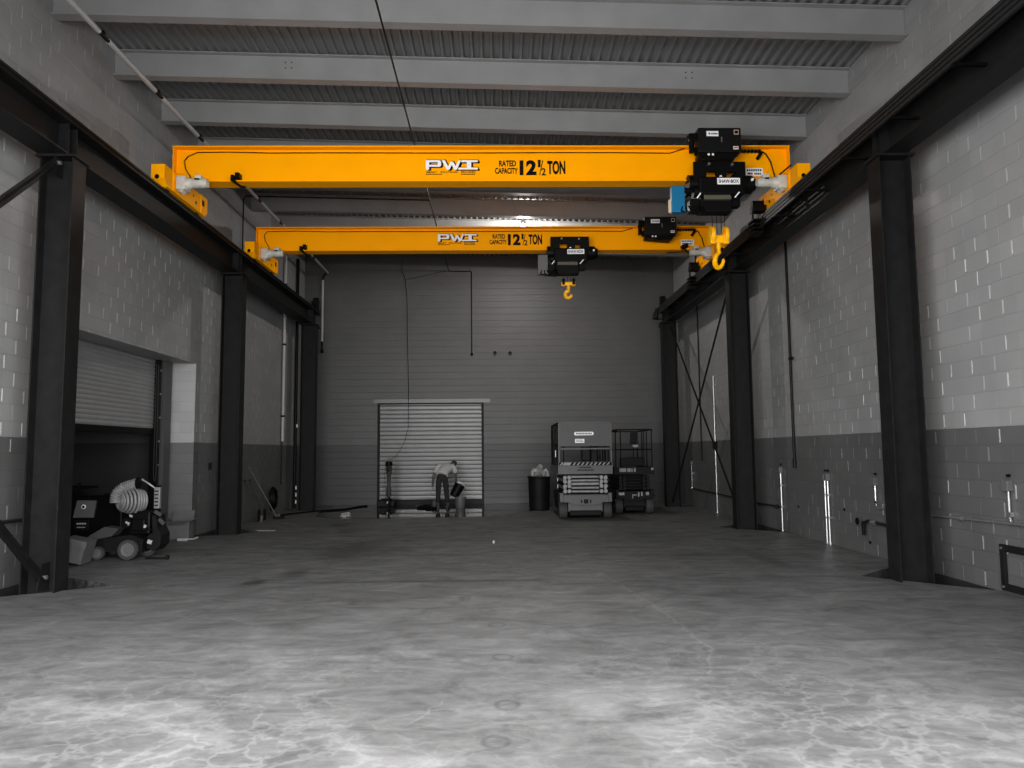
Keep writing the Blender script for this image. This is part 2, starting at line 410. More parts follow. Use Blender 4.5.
# roof deck: trapezoidal ribs running front to back
b = MB(); x = XL; pr = []
t0 = .4215
while x < XR:
    for dx, dz in ((0, 0), (.036, 0), (.052, .042), (.136, .042)):
        xx = min(x + dx, XR); pr.append((xx, roofz(xx) + t0 + dz))
    x += .152
top = [(XR, roofz(XR) + .62), (XL, roofz(XL) + .62)]
vs0 = [b.bm.verts.new((p[0], YF, p[1])) for p in pr]; vs1 = [b.bm.verts.new((p[0], YB + .3, p[1])) for p in pr]
for i in range(len(pr) - 1): b.bm.faces.new((vs0[i], vs0[i + 1], vs1[i + 1], vs1[i]))
tv = [b.bm.verts.new((XL, YF, top[1][1])), b.bm.verts.new((XR, YF, top[0][1])), b.bm.verts.new((XR, YB + .3, top[0][1])), b.bm.verts.new((XL, YB + .3, top[1][1]))]
b.bm.faces.new(tv); b.bm.faces.new((vs0[0], vs1[0], tv[3], tv[0])); b.bm.faces.new((vs0[-1], tv[1], tv[2], vs1[-1]))
b.bm.faces.new(vs0[::-1] + [tv[0], tv[1]][::1]) if False else None
struct(b.build('ceiling', 'deck', origin=(0, 0, 0)))

# side room seen through the half-open roller door
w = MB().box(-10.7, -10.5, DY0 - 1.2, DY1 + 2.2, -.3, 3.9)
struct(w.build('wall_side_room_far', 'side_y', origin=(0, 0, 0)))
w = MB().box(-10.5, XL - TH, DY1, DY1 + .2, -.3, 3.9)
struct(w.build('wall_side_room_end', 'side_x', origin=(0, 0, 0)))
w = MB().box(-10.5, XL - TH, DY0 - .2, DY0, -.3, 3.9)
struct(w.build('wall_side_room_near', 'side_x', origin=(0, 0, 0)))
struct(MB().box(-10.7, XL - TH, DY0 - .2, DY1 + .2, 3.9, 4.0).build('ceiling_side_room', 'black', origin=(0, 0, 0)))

# door_1: side roller door, half raised
d1 = bpy.data.objects.new('door_1', None); COL.objects.link(d1); d1.location = (-6.62, 12.5, 0); struct(d1)
CX = -6.535
b = MB(); z = 2.09; p = .078; pts = []
while z < 3.62:
    pts += [(CX, z), (CX + .004, z + .008), (CX + .012, z + p * .35), (CX + .012, z + p * .65), (CX + .004, z + p * .92)]; z += p
pts2 = [(CX - .02, q[1]) for q in pts][::-1]
b.prism([(q[0], q[1]) for q in (pts + pts2)], 'y', DY0 + .02, 14.32)
b.build('curtain', 'curtain', d1)
MB().box(CX - .03, CX + .03, DY0 + .02, 14.32, 1.98, 2.09, .006).build('bottom_rail', 'black', d1)
g = MB().box(CX - .05, CX + .1, 14.32, 14.40, 0, 3.7).box(CX - .05, CX - .03, 14.40, 14.56, 0, 3.7).build('guide_track', 'black', d1)
for zz in (.55, .95, 1.4, 1.85, 2.3, 2.75, 3.2):
    MB().cyl((CX + .1, 14.36, zz), (CX + .118, 14.36, zz), .017, n=6).build('bolt', 'galv', g)
MB().box(CX - .04, CX + .13, 14.52, 14.80, 0, 3.7).build('frame_post', mat('door frame grey', .05, .5), d1)
MB().box(CX - .03, CX + .06, 14.80, DY1 - .012, 0, 3.7).build('frame_seal', 'black', d1)
MB().cyl((CX - .2, DY0 + .02, 3.66), (CX - .2, 14.4, 3.66), .2, n=20).build('roll_barrel', 'curtain', d1, True)
MB().tube([(CX + .13, 14.12, 3.3), (CX + .14, 14.11, 1.2), (CX + .14, 14.16, 1.1), (CX + .14, 14.21, 1.2), (CX + .13, 14.2, 3.3)], .005, 5).build('hand_chain', 'tyre', d1)

# door_2: closed roller door in the back wall
d2 = bpy.data.objects.new('door_2', None); COL.objects.link(d2); d2.location = (-2.06, YB + .08, 0); struct(d2)
b = MB(); z = .15; p = .132; prof = []
while z < BZ - .02:
    zz = z
    prof += [(0, zz), (-.005, zz + .006), (-.008, zz + p * .3), (-.010, zz + p * .6), (-.007, zz + p * .85), (.002, zz + p * .95)]
    z += p
prof = [(YB + .08 + q[0], q[1]) for q in prof if q[1] < BZ]
bk = [(YB + .11, q[1]) for q in prof][::-1]
b.prism(prof + bk, 'x', BX0 + .06, BX1 - .06)
b.build('curtain', 'curtain_b', d2)
MB().box(BX0 + .06, BX1 - .06, YB + .03, YB + .12, -.02, .15, .01).build('bottom_rail', 'black', d2)
for xa in (BX0, BX1 - .07): MB().box(xa, xa + .07, YB - .005, YB + .14, 0, BZ).build('guide_track', 'black', d2)
MB().box(BX0, BX1, YB - .004, YB + .07, BZ - .04, BZ).build('head_seal', 'black', d2)
MB().box(BX0 - .12, BX1 + .2, YB - .02, YB - .001, BZ, BZ + .12).build('lintel_angle', mat('lintel steel', .09, .4, metal=.4), d2)

# ------------------------------------------------------------------ roof joists
lab = ['foremost grey roof joist in view, cut by the top edge of the photo', 'second grey roof joist from the front, with small bolt holes in its web',
       'third grey roof joist from the front, just ahead of the front crane', 'fourth grey roof joist, mostly hidden behind the front crane girder',
       'fifth grey roof joist, hidden behind the front crane girder', 'grey roof joist seen below the front crane, lit by the ceiling lamp',
       'grey roof joist just behind the ceiling lamp, above the rear crane', 'rearmost grey roof joist, seen just below the rear crane girder']
for i in range(8):
    yf = 9.70 + 1.64 * i
    b = MB(); W, D_, tf, tw = .17, .42, .016, .012
    yc = yf + W / 2
    ibeam(b, 'x', XL + .005, XR - .005, yc, 0, D_, W, tf, tw)
    for v in b.bm.verts: v.co.z += roofz(v.co.x); v.co.y -= .0138 * (v.co.x + 6)
    jo = tag(b.build('roof_joist', 'joist'), lab[i], 'roof joist', 'grey steel joists under the roof deck')
    if i == 1:
        for xh in (-3.31, 3.02):
            for dx in (0, .1):
                for dz in (.22, .31): MB().cyl((xh + dx, yc - .0138 * (xh + 6) - tw / 2 - .006, roofz(xh) + dz), (xh + dx, yc - .0138 * (xh + 6) - tw / 2 + .004, roofz(xh) + dz), .011, n=8).build('bolt_hole', 'black', jo)
# joist nearer than the frame (lights/shades the room like the others)
# ------------------------------------------------------------------ columns
CAPZ = 5.28
def column(xc, yc, inner, label, boltsz=()):
    t = thing('steel_column', (xc, yc, -.28), label, 'column', 'steel columns carrying the crane runways')
    ibeam(MB(), 'z', -.28, CAPZ - .03, xc, yc, .41, .28, .018, .014).build('shaft', 'steel', t)
    MB().box(xc - .24, xc + .24, yc - .19, yc + .19, CAPZ - .03, CAPZ, .003).build('cap_plate', 'steel', t)
    MB().box(xc - .27, xc + .27, yc - .2, yc + .2, -.285, -.255, .003).build('base_plate', 'steel', t)
    return t
column(5.01, 9.15, 4.8, 'nearest dark steel column on the right, by the steel guard frame')
column(5.01, 15.25, 4.8, 'middle dark steel column on the right, between conduits and crossed braces')
column(4.97, 21.35, 4.8, 'rear dark steel column on the right, beside the scissor lifts')
column(-5.39, 9.15, -5.18, 'nearest dark steel column on the left, beside the roller door')
column(-5.39, 15.25, -5.18, 'middle dark steel column on the left, beyond the roller door')
column(-5.37, 21.35, -5.16, 'rear dark steel column on the left, at the corner of the back wall')

# ------------------------------------------------------------------ runways
RT = 5.72
def runway(xb_, xc, wdt, label):
    t = thing('crane_runway', (xc, 9.5, CAPZ), label, 'runway beam', 'crane runway beams along the side walls')
    ibeam(MB(), 'y', YF + .2, 22.2, xb_, CAPZ, RT - CAPZ, wdt, .02, .014).build('beam', 'steel', t)
    MB().prism([(xc - .05, RT), (xc + .05, RT), (xc + .05, RT + .012), (xc + .012, RT + .02), (xc + .012, RT + .06), (xc + .03, RT + .068), (xc + .03, RT + .10), (xc - .03, RT + .10), (xc - .03, RT + .068), (xc - .012, RT + .06), (xc - .012, RT + .02), (xc - .05, RT + .012)], 'y', YF + .2, 22.2).build('rail', 'steel', t)
    MB().box(xc - .07, xc + .07, 21.7, 21.9, RT, RT + .42, .005).box(xc - .1, xc + .1, 21.62, 21.7, RT + .18, RT + .32, .01).build('end_stop', 'black', t)
    for yc in (9.15, 15.25, 21.35):
        for dy in (-.09, .09):
            MB().box(xb_ - .14, xb_ - .01, yc + dy - .006, yc + dy + .006, CAPZ + .02, RT - .02).box(xb_ + .01, xb_ + .14, yc + dy - .006, yc + dy + .006, CAPZ + .02, RT - .02).build('stiffener', 'steel', t)
    return t
runway(-5.42, -5.305, .36, 'dark runway beam along the left wall carrying the left crane ends')
rw = runway(5.0, 4.925, .30, 'dark runway beam along the right wall carrying the right crane ends')
# conductor bars on the right runway
t = thing('conductor_rail', (4.72, 9.5, 5.42), 'set of black conductor bars on brackets along the right runway beam', 'conductor bar')
for k, (bx, bz) in enumerate(((4.72, 5.72), (4.70, 5.65), (4.685, 5.58), (4.67, 5.51))):
    MB().prism([(bx - .018, bz - .02), (bx + .018, bz - .02), (bx + .018, bz + .02), (bx - .018, bz + .02)], 'y', YF + .3, 22.0).build('conductor_bar', mat('conductor cover', .014, .5, spec=.2), t)
y = 2.3
while y < 22:
    MB().box(4.64, 5.0, y - .02, y + .02, 5.455, 5.485).prism([(4.655, 5.48), (4.70, 5.48), (4.745, 5.76), (4.735, 5.76)], 'y', y - .03, y + .03).build('bracket', 'black', t)
    y += 1.22
t = MB()
for k in range(4): t.cyl((4.62, 21.3 + 0, 5.46 + .07 * k), (4.75, 21.75, 5.46 + .07 * k), .035, n=8)
tag(t.build('power_feed_clamps', 'black'), 'stack of black power feed clamps at the far end of the right runway', 'power feed')

# ------------------------------------------------------------------ cranes
def crane(yc, label, hx, ctrl):
    """bridge crane: girder underside 6.15, top 6.74"""
    t = thing('bridge_crane', (-.2, yc, 6.15), label, 'bridge crane', 'yellow bridge cranes')
    z0, z1, w = 6.15, 6.77 if yc < 14 else 6.705, .30
    xa, xb = -5.43, 5.03
    g = ibeam(MB(), 'x', xa, xb, yc, z0, z1 - z0, w, .022, .03)
    g.box(xa, xa + .02, yc - w / 2 + .02, yc + w / 2 - .02, z0, z1).box(xb - .02, xb, yc - w / 2 + .02, yc + w / 2 - .02, z0, z1)
    g.prism([(xb - .40, z0 + .02), (xb - .02, z0 + .02), (xb - .02, z1 - .02), (xb - .3, z1 - .02)], 'y', yc - .03, yc - .015)
    g.build('girder', 'yellow', t)
    yw = yc - .016
    for sx, xi in ((-1, -5.20), (1, 4.82)):     # inner face of the end truck
        xo = xi + sx * .21
        L0, L1 = yc - .92, yc + .82
        zb, zt = 5.825, 6.15
        e = MB()
        e.prism([(L0, zb + .10), (L0 + .0, zt + .0), (L0 + .30, zt + .0), (L0 + .34, zt), (L1 - .34, zt), (L1 - .30, zt + .02), (L1, zt + .02), (L1, zb + .08), (L1 - .10, zb), (L0 + .14, zb)], 'x', min(xi, xo), max(xi, xo))
        for yy in (L0 + .30, L0 + .36, L1 - .3): e.box(xi - sx * .012, xi, yy, yy + .02, zb, zt)
        for yy, q in ((L0 + .16, .1), (L1 - .16, .1)):
            pass
        tr = e.build('end_truck', 'yellow', t)
        MB().cyl(((xi + xo) / 2 - .01, L0 - .004, zb + .125), ((xi + xo) / 2 - .01, L0 + .01, zb + .125), .036, n=16).build('front_port', 'black', tr)
        for yy in (L0 + .28, L1 - .28):
            MB().lathe([(.10, -.05), (.125, -.045), (.125, -.035), (.105, -.03), (.105, .03), (.125, .035), (.125, .045), (.10, .05)], ((xi + xo) / 2, yy, RT + .10 + .105), 'x').build('wheel', 'steel', tr, True)
        MB().box(xi - sx * .003, xi, L1 - .24, L1 - .14, zb + .16, zb + .26).build('access_hole', 'black', tr)
        for yy, zz, rr in ((L1 - .5, zb + .12, .03), (L1 - .62, zb + .2, .02)): MB().cyl((xi - sx * .003, yy, zz), (xi, yy, zz), rr, n=10).build('access_hole', 'black', tr)
        # gear motor on the inboard face
        my, mz = L0 + .50, 6.02
        q = MB(); s = -sx
        q.box(xi, xi + s * .16, my - .10, my + .13, mz - .13, mz + .10, .02)
        q.cyl((xi + s * .03, my, mz - .07), (xi + s * .12, my, mz - .13), .07, n=16)
        q.cyl((xi + s * .15, my, mz - .01), (xi + s * .24, my, mz), .105, .08, n=20)
        q.cyl((xi + s * .22, my, mz), (xi + s * .40, my, mz), .075, n=24)
        for k in range(7): q.cyl((xi + s * (.235 + .024 * k), my, mz), (xi + s * (.243 + .024 * k), my, mz), .082, n=24)
        q.cyl((xi + s * .40, my, mz), (xi + s * .48, my, mz), .08, .07, n=24)
        q.box(xi + s * .28, xi + s * .39, my - .05, my + .05, mz + .07, mz + .13, .01)
        mo = q.build('gear_motor', 'motor', tr, True)
        MB().box(xi + s * .30, xi + s * .37, my - .085, my - .074, mz + .03, mz + .055).build('motor_plate', 'black', mo)
        if sx == 1:   # collector arm hanging beside the right truck
            c = MB().box(xi - .26, xi - .02, L1 - .40, L1 - .22, zb - .02, zb + .10, .01).box(xi - .27, xi - .24, L1 - .36, L1 - .33, zb - .42, zb + .08).cyl((xi - .05, L1 - .3, zb + .13), (xi - .25, L1 - .3, zb + .13), .07, n=14)
            for k in range(4): c.box(xi - .30, xi - .12, L1 - .5, L1 - .2, zb - .44 + .075 * k, zb - .405 + .075 * k, .006)
            c.build('collector_arm', 'black', t)
    # festoon cable along the web
    zt = z1 - .07
    f = MB(); P = [(xa + .34, yw - .25, 6.16), (xa + .28, yw - .05, 6.26), (xa + .18, yw - .02, 6.42), (xa + .16, yw - .02, 6.55), (xa + .22, yw - .02, 6.63), (xa + .38, yw - .02, zt), (xa + .9, yw - .02, zt + .005), (xa + 1.6, yw - .02, zt - .012)]
    n = 10
    for k in range(1, n): P.append((xa + 1.6 + k * (hx - .8 - xa - 1.6) / n, yw - .02, zt - .012 + .003 * math.sin(k)))
    P += [(hx - .5, yw - .02, zt - .02), (hx - .25, yw - .06, zt + .05)]
    f.tube(P, .009, 6).build('power_cable', 'black', t)
    # drag chain to the right of the panel
    dc = MB(); x = ctrl + .40
    while x < xb - .46: dc.box(x, x + .045, yw - .06, yw - .004, zt - .02, zt + .03, .004); x += .062
    dc.build('cable_chain', 'black', t)
    MB().tube([(xb - .44, yw - .03, zt), (xb - .38, yw - .03, zt - .04), (xb - .30, yw - .03, zt - .18), (xb - .25, yw - .03, zt - .40), (xb - .23, yw - .04, zt - .48), (xb - .5, yw - .03, zt - .505), (xb - 1.1, yw - .02, zt - .52)], .012, 6).tube([(xb - .23, yw - .04, zt - .49), (xb - .2, yw - .2, zt - .45), (xb - .14, yw - .5, zt - .42)], .014, 6).cyl((xb - .46, yw - .06, zt - .02), (xb - .54, yw - .05, zt - .14), .03, n=8).build('motor_lead', 'black', t)
    # limit switch clamps under the girder
    for sx, xs_ in ((-1, xa + 1.0), (1, xb - .80)):
        if sx == 1 and yc < 14: continue
        MB().box(xs_, xs_ + .05, yc - .2, yc - .03, 6.15, 6.25).box(xs_ + .07, xs_ + .14, yc - .2, yc - .05, 6.20, 6.29, .005).tube([(xs_ + .05, yc - .18, 6.16), (xs_ + .1, yc - .2, 6.1), (xs_ + .18, yc - .2, 6.04), (xs_ + .26, yc - .2, 6.03)], .022, 7).build('limit_switch', 'black', t)
    # control panel on brackets
    py0, py1, pz0, pz1 = yc - .44, yc - .22, 6.54, 6.955
    if yc > 14: pz0, pz1 = 6.42, 6.83
    p0, p1 = ctrl - .36, ctrl + .36
    pn = MB().box(p0, p1, py0, py1, pz0, pz1, .012).build('control_panel', mat('panel black', .006, .45, spec=.2), t)
    MB().box(ctrl + .02, ctrl + .04, py0 - .012, py0, pz0 + .16, pz0 + .25).build('panel_latch', 'galv', pn)
    MB().box(p0 + .14, p0 + .34, py0 - .003, py0, pz1 - .15, pz1 - .06).build('panel_label', 'white', pn)
    for k in range(3): MB().sphere((p0 + .19, py0 - .005, pz1 - .105), .018, (1, .2, 1)).build('label_mark', 'red', pn) if k == 0 else None
    b = MB()
    for k in range(5): b.box(p0 + .22 + k * .022, p0 + .237 + k * .022, py0 - .006, py0 - .003, pz1 - .118, pz1 - .098)
    b.build('label_print', 'black', pn)
    MB().box(p1 - .12, p1 - .04, py0 - .003, py0, pz1 - .12, pz1 - .04).build('warning_label', 'beige', pn)
    MB().box(p1 - .11, p1 - .05, py0 - .006, py0 - .003, pz1 - .105, pz1 - .055).build('warning_mark', 'black', pn)
    MB().box(p1 - .14, p1 - .05, py0 - .003, py0, pz0 + .04, pz0 + .09).build('rating_label', 'white', pn)
    MB().box(p1 - .135, p1 - .055, py0 - .006, py0 - .003, pz0 + .055, pz0 + .078).build('rating_mark', 'red', pn)
    b = MB().prism([(p0 + .02, pz0), (p1 - .02, pz0), (p1 - .12, pz0 - .12), (p0 + .02, pz0 - .07)], 'y', py0 + .05, yc - .14)
    b.cyl((p0 - .09, py0 + .1, pz0 + .32), (p0 - .09, py0 + .1, pz0 + .02), .045, n=10).box(p0 - .14, p0, py0 + .04, py0 + .14, pz0 + .22, pz0 + .34, .01).box(p0 - .05, p0, py0 + .05, py0 + .12, pz0 - .02, pz0 + .1)
    b.cyl((p0 - .16, py0 + .1, pz0 + .3), (p0 - .05, py0 + .1, pz0 + .3), .02, n=8)
    b.tube([(p0 + .05, py0 + .1, pz0), (p0 + .0, py0 + .05, pz0 - .08), (p0 + .12, py0 + .05, pz0 - .13), (p0 + .4, py0 + .06, pz0 - .1), (p0 + .45, py0 + .08, pz0)], .011, 6)
    b.build('panel_bracket', 'black', t)
    for k in (.16, .23):
        MB().cyl((p0 + .02 + k, py0 + .04, pz0 - .03), (p0 + .02 + k, py0 + .055, pz0 - .03), .02, n=10).build('panel_gland', 'white', t)
    # maker's sticker near the right end
    sx0 = 4.30 if yc < 14 else 4.25
    s_ = MB().box(sx0, sx0 + .30, yw - .004, yw, 6.28, 6.42).build('certificate_sticker', 'white', t)
    MB().box(sx0 + .03, sx0 + .08, yw - .006, yw - .004, 6.305, 6.34).build('flag_canton', 'navy', s_)
    MB().box(sx0 + .08, sx0 + .12, yw - .006, yw - .004, 6.305, 6.34).build('flag_stripes', 'red', s_)
    b = MB()
    for k in range(4):
        b.box(sx0 + .15 + k * .03, sx0 + .172 + k * .03, yw - .006, yw - .004, 6.305, 6.335)
    b.build('sticker_print', 'black', s_); b = MB()
    for k in range(7): b.box(sx0 + .02 + k * .038, sx0 + .045 + k * .038, yw - .006, yw - .004, 6.365, 6.40)
    b.build('sticker_print', 'black', s_)
    # logo and capacity lettering
    lx = -1.19 if yc < 14 else -1.33
    yb = yw
    lz = 6.40; lh = .165
    def word(name, m, ox, oz, yy):
        b = MB()
        def P(pts): b.prism([(lx + ox + a * lh * 1.13, lz + oz + c * lh) for a, c in pts], 'y', yy - .003, yy)
        for q in ([(0, 1), (1.25, 1), (1.4, .88), (1.4, .79), (0, .79)], [(1.08, .79), (1.4, .79), (1.4, .42), (1.26, .3), (1.08, .3)], [(.3, .5), (1.08, .5), (1.08, .3), (.3, .3)], [(0, .79), (.3, .79), (.3, 0), (0, 0)],
                  [(1.45, 1), (1.75, 1), (2.04, .35), (2.26, .85), (2.5, .85), (2.72, .35), (3.0, 1), (3.22, 1), (2.85, 0), (2.58, 0), (2.38, .5), (2.16, 0), (1.9, 0)],
                  [(3.28, 1), (4.75, 1), (4.75, .79), (3.2, .79)], [(3.75, .79), (4.15, .79), (4.15, .21), (3.75, .21)], [(3.0, .21), (4.75, .21), (4.75, 0), (2.93, 0)]): P(q)
        return b.build(name, m, t)
    word('logo_shadow', 'black', .035, -.02, yb - .001)
    word('logo_shadow', 'black', .018, .012, yb - .0005)
    word('logo', 'white', 0, 0, yb - .005)
    for wd_, ox, ww in (('SMART', 0, .19), ('SOLUTIONS', .25, .29), ('DELIVERED', .60, .25)):
        b = MB(); add_text(b, wd_, lx + ox, yb, lz - .062, .034, ww, .02); b.build('logo_tagline', 'black', t)
    for ox, nn in ((0, 9), (.6, 8)):
        b = MB()
        for k in range(nn): b.box(lx + ox + k * .031, lx + ox + .024 + k * .031, yb - .003, yb, lz - .09, lz - .074)
        b.build('logo_small_print', 'black', t)
    cx = lx + 1.18
    add = MB()
    add_text(add, 'RATED', cx + .07, yb, 6.455, .105, .29, .035); add_text(add, 'CAPACITY', cx, yb, 6.325, .105, .39, .035)
    add_text(add, '12', cx + .42, yb, 6.30, .265, .29, .05)
    add_text(add, '1', cx + .735, yb, 6.44, .13, .045, .02); add_text(add, '2', cx + .79, yb, 6.295, .13, .08, .02)
    add.prism([(cx + .755, 6.30), (cx + .77, 6.30), (cx + .825, 6.56), (cx + .81, 6.56)], 'y', yb - .003, yb)
    add_text(add, 'TON', cx + .895, yb, 6.315, .24, .31, .045)
    add.build('capacity_lettering', 'black', t)
    return t
crane(12.42, 'nearer and larger looking yellow bridge crane spanning the bay below the roof', 3.5, 3.74)
crane(16.78, 'farther yellow bridge crane, seen below and behind the nearer crane', 3.4, 3.70)

# ------------------------------------------------------------------ hoists
def hoist(xc, yc, label, box_mat, hook_dx, hook_z, swing, boxdx):
    t = thing('wire_rope_hoist', (xc, yc, 6.1), label, 'hoist', 'black wire rope hoists')
    y0 = yc - .42
    # trolley side plates astride the girder
    b = MB()
    for ys in (y0 + .06, yc + .30):
        b.prism([(xc - .49, 6.05), (xc - .49, 6.40), (xc + .38, 6.40), (xc + .38, 6.05), (xc + .22, 6.05), (xc + .22, 6.22), (xc + .06, 6.22), (xc + .06, 6.10), (xc - .12, 6.10), (xc - .12, 6.24), (xc - .28, 6.24), (xc - .28, 6.05)], 'y', ys, ys + .05)
    b.box(xc - .49, xc - .43, y0 + .1, yc + .32, 6.02, 6.12).box(xc + .32, xc + .38, y0 + .1, yc + .32, 6.02, 6.12)
    b.build('trolley_frame', 'black', t)
    for dx in (-.36, .26):
        MB().cyl((xc + dx, yc - .17, 6.20), (xc + dx, yc - .03, 6.20), .07, n=16).build('trolley_wheel', 'black', t, True)
    for dx, dz in ((-.24, .27), (.15, .26), (-.05, .05), (-.33, -.02), (.48, -.0)):
        MB().cyl((xc + dx, y0 + .02, 6.08 + dz), (xc + dx, y0 + .06, 6.08 + dz), .022, n=10).build('bolt_head', 'white' if abs(dx) > .3 or dx == -.05 else 'galv', t)
    # drum housing, end bells
    MB().box(xc - .42, xc + .34, y0, yc + .12, 5.82, 6.13, .03).build('drum_housing', 'black', t)
    MB().cyl((xc - .56, yc - .2, 6.07), (xc - .40, yc - .2, 6.07), .15, n=24).cyl((xc - .42, y0 + .12, 5.9), (xc - .5, y0 + .12, 5.9), .1, n=16).build('hoist_motor', 'black', t, True)
    MB().cyl((xc + .34, yc - .2, 6.06), (xc + .52, yc - .2, 6.06), .16, .15, n=24).cyl((xc + .5, yc - .2, 6.06), (xc + .58, yc - .2, 6.06), .13, .10, n=24).build('gear_case', 'black', t, True)
    n = MB().box(xc - .12, xc + .26, y0 - .004, y0, 5.985, 6.095, .001).build('name_plate', 'white', t)
    q = MB(); add_text(q, 'SHAW-BOX', xc - .10, y0 - .004, 6.01, .06, .34, .025, .002); q.build('name_lettering', 'black', n)
    g = MB()
    for k in range(16): g.box(xc - .34 + k * .0285, xc - .325 + k * .0285, y0 + .03, y0 + .20, 5.745, 5.82)
    g.box(xc - .34, xc + .115, y0 + .04, y0 + .2, 5.75, 5.81)
    g.build('drum_grating', 'khaki', t)
    MB().box(xc - .38, xc + .15, y0 + .10, y0 + .36, 5.56, 5.83, .02).box(xc + .05, xc + .30, y0 + .14, y0 + .3, 5.66, 5.83, .01).box(xc - .05, xc - .04, y0 + .095, y0 + .11, 5.53, 5.80).build('lower_housing', 'black', t)
    MB().bar((xc - .47, y0 - .01, 5.75), (xc - .41, y0 - .01, 5.83), .02, .02, (0, 1, 0)).build('guard_rod', 'white', t)
    MB().bar((xc + .16, y0 - .01, 5.76), (xc + .24, y0 - .01, 5.85), .02, .02, (0, 1, 0)).build('guard_rod', 'white', t)
    # cable loops at lower left
    c = MB()
    for k in range(4):
        c.tube([(xc - .68 + .05 * k, y0 + .12, 5.66), (xc - .72 + .09 * k, y0 + .06, 5.56), (xc - .60 + .07 * k, y0 + .05, 5.50 - .01 * k), (xc - .48 + .05 * k, y0 + .06, 5.55), (xc - .42 + .02 * k, y0 + .12, 5.68)], .014, 6)
    c.box(xc - .56, xc - .38, y0 + .1, y0 + .3, 5.56, 5.78, .02)
    c.build('cable_loops', 'black', t)
    MB().box(xc + boxdx - .11, xc + boxdx + .11, y0 + .10, y0 + .24, 5.55, 6.00, .012).build('resistor_box', box_mat, t)
    if box_mat == 'blue': MB().box(xc + boxdx - .16, xc + boxdx - .115, y0 + .12, y0 + .16, 5.55, 5.77, .004).build('end_plate', 'beige', t)
    MB().box(xc + boxdx + .1, xc - .4, y0 + .14, y0 + .22, 5.9, 5.98).build('box_bracket', 'black', t)
    # ropes, block and hook
    hx, hz = xc + hook_dx, hook_z           # hz = top of the hook block
    r = MB()
    for dx in (-.10, -.02, .06, .12): r.cyl((hx + dx * .9, yc - .05, hz - .12), (hx + dx, yc - .05, 5.6), .006, n=6)
    r.build('wire_rope', 'black', t)
    k = thing_part = bpy.data.objects.new('hook_block', None); COL.objects.link(k); k.parent = t
    k.location = Vector((hx, yc - .05, hz)) - wloc(t)
    H0 = Vector((0, 0, 0))
    o = Vector((hx, yc - .05, hz))
    def at(a, b_, c_): return (o.x + a, o.y + b_, o.z + c_)
    R = .155 if swing else .09
    sp = .115
    for s_ in (-1, 1):
        q = MB(); q.lathe([(R * .5, -.035), (R * .95, -.03), (R, 0), (R * .95, .03), (R * .5, .035)], at(s_ * sp, 0, -R), 'x', 28)
        q.build('sheave_cover', 'yhook' if swing else 'black', k, True)
        q = MB().box(o.x + s_ * sp - .045, o.x + s_ * sp + .045, o.y - R * .6, o.y + R * .6, o.z - R * 2.05, o.z - R * .9, .02)
        q.build('side_strap', 'yhook', k)
    MB().box(o.x - sp - .03, o.x + sp + .03, o.y - .05, o.y + .05, o.z - R * 1.9, o.z - R * 1.0, .02).cyl(at(0, 0, -R * 1.8), at(0, 0, -R * 1.8 - .10), .04, n=14).build('crosshead', 'yhook', k, True)
    # hook: curved tapering bar
    P = []; Rr = []; rh = .075 if not swing else .125
    cz = -R * 1.8 - .10 - rh - (.04 if not swing else .08)
    for i in range(19):
        a = math.radians(100 - i * 15.5); rad = rh
        P.append((math.cos(a) * rad, cz + math.sin(a) * rad)); Rr.append(.030 + .014 * math.sin(PI * min(1, i / 16)) - (.02 if i > 17 else 0))
    P = [(0.0, -R * 1.8 - .05), (.0, cz + rh + .03)] + P; Rr = [.03, .03] + Rr
    ang = 1.25 if swing else 0.25
    pts = [at(-a * math.cos(ang), a * math.sin(ang), c) for a, c in P]
    MB().tube(pts, Rr, 10).build('hook', 'yhook', k, True)
    return t
hoist(3.80, 12.42, 'black wire rope hoist with blue box, at the right end of the nearer crane', 'blue', -.02, 5.38, True, -.75)
hoist(1.71, 16.78, 'black wire rope hoist with grey box, near the middle of the farther crane', 'greybox', -.07, 5.52, False, -.66)

# ------------------------------------------------------------------ overhead pipes and cables
t = thing('overhead_pipe', (-5.25, 15, 7.2), 'light grey segmented pipe hung below the joists along the left side', 'pipe')
y = -2.9 + .03
gaps = [(9.56 + 1.64 * k, 9.80 + 1.64 * k) for k in range(-7, 8)]
segs = []; p0 = YF + .02
for a, b_ in gaps:
    if a > p0 and b_ < 22.0: segs.append((p0, a)); p0 = b_
segs.append((p0, 23.0))
for k, (a, b_) in enumerate(segs):
    MB().cyl((-5.25, a, 7.2), (-5.25, b_, 7.2), .036, n=16).build('pipe_length', 'pvc', t, True)
    if k < len(segs) - 1:
        MB().cyl((-5.25, b_, 7.2), (-5.25, segs[k + 1][0], 7.2), .028, n=12).box(-5.27, -5.23, b_ + .08, b_ + .13, 7.2, 7.26).build('coupling', 'black', t, True)
MB().tube([(-5.25, 22.98, 7.2), (-5.3, 23.04, 7.19), (-5.40, 23.09, 7.1), (-5.42, 23.09, 6.98)], .03, 10).build('elbow', 'black', t, True)
MB().cyl((-5.42, 23.09, 6.98), (-5.42, 23.09, 5.05), .036, n=12).build('pipe_length', 'pvc', t, True)
MB().cyl((-5.42, 23.09, 5.05), (-5.42, 23.09, 4.74), .03, n=12).sphere((-5.42, 23.08, 4.74), .06).build('pipe_end', 'black', t, True)

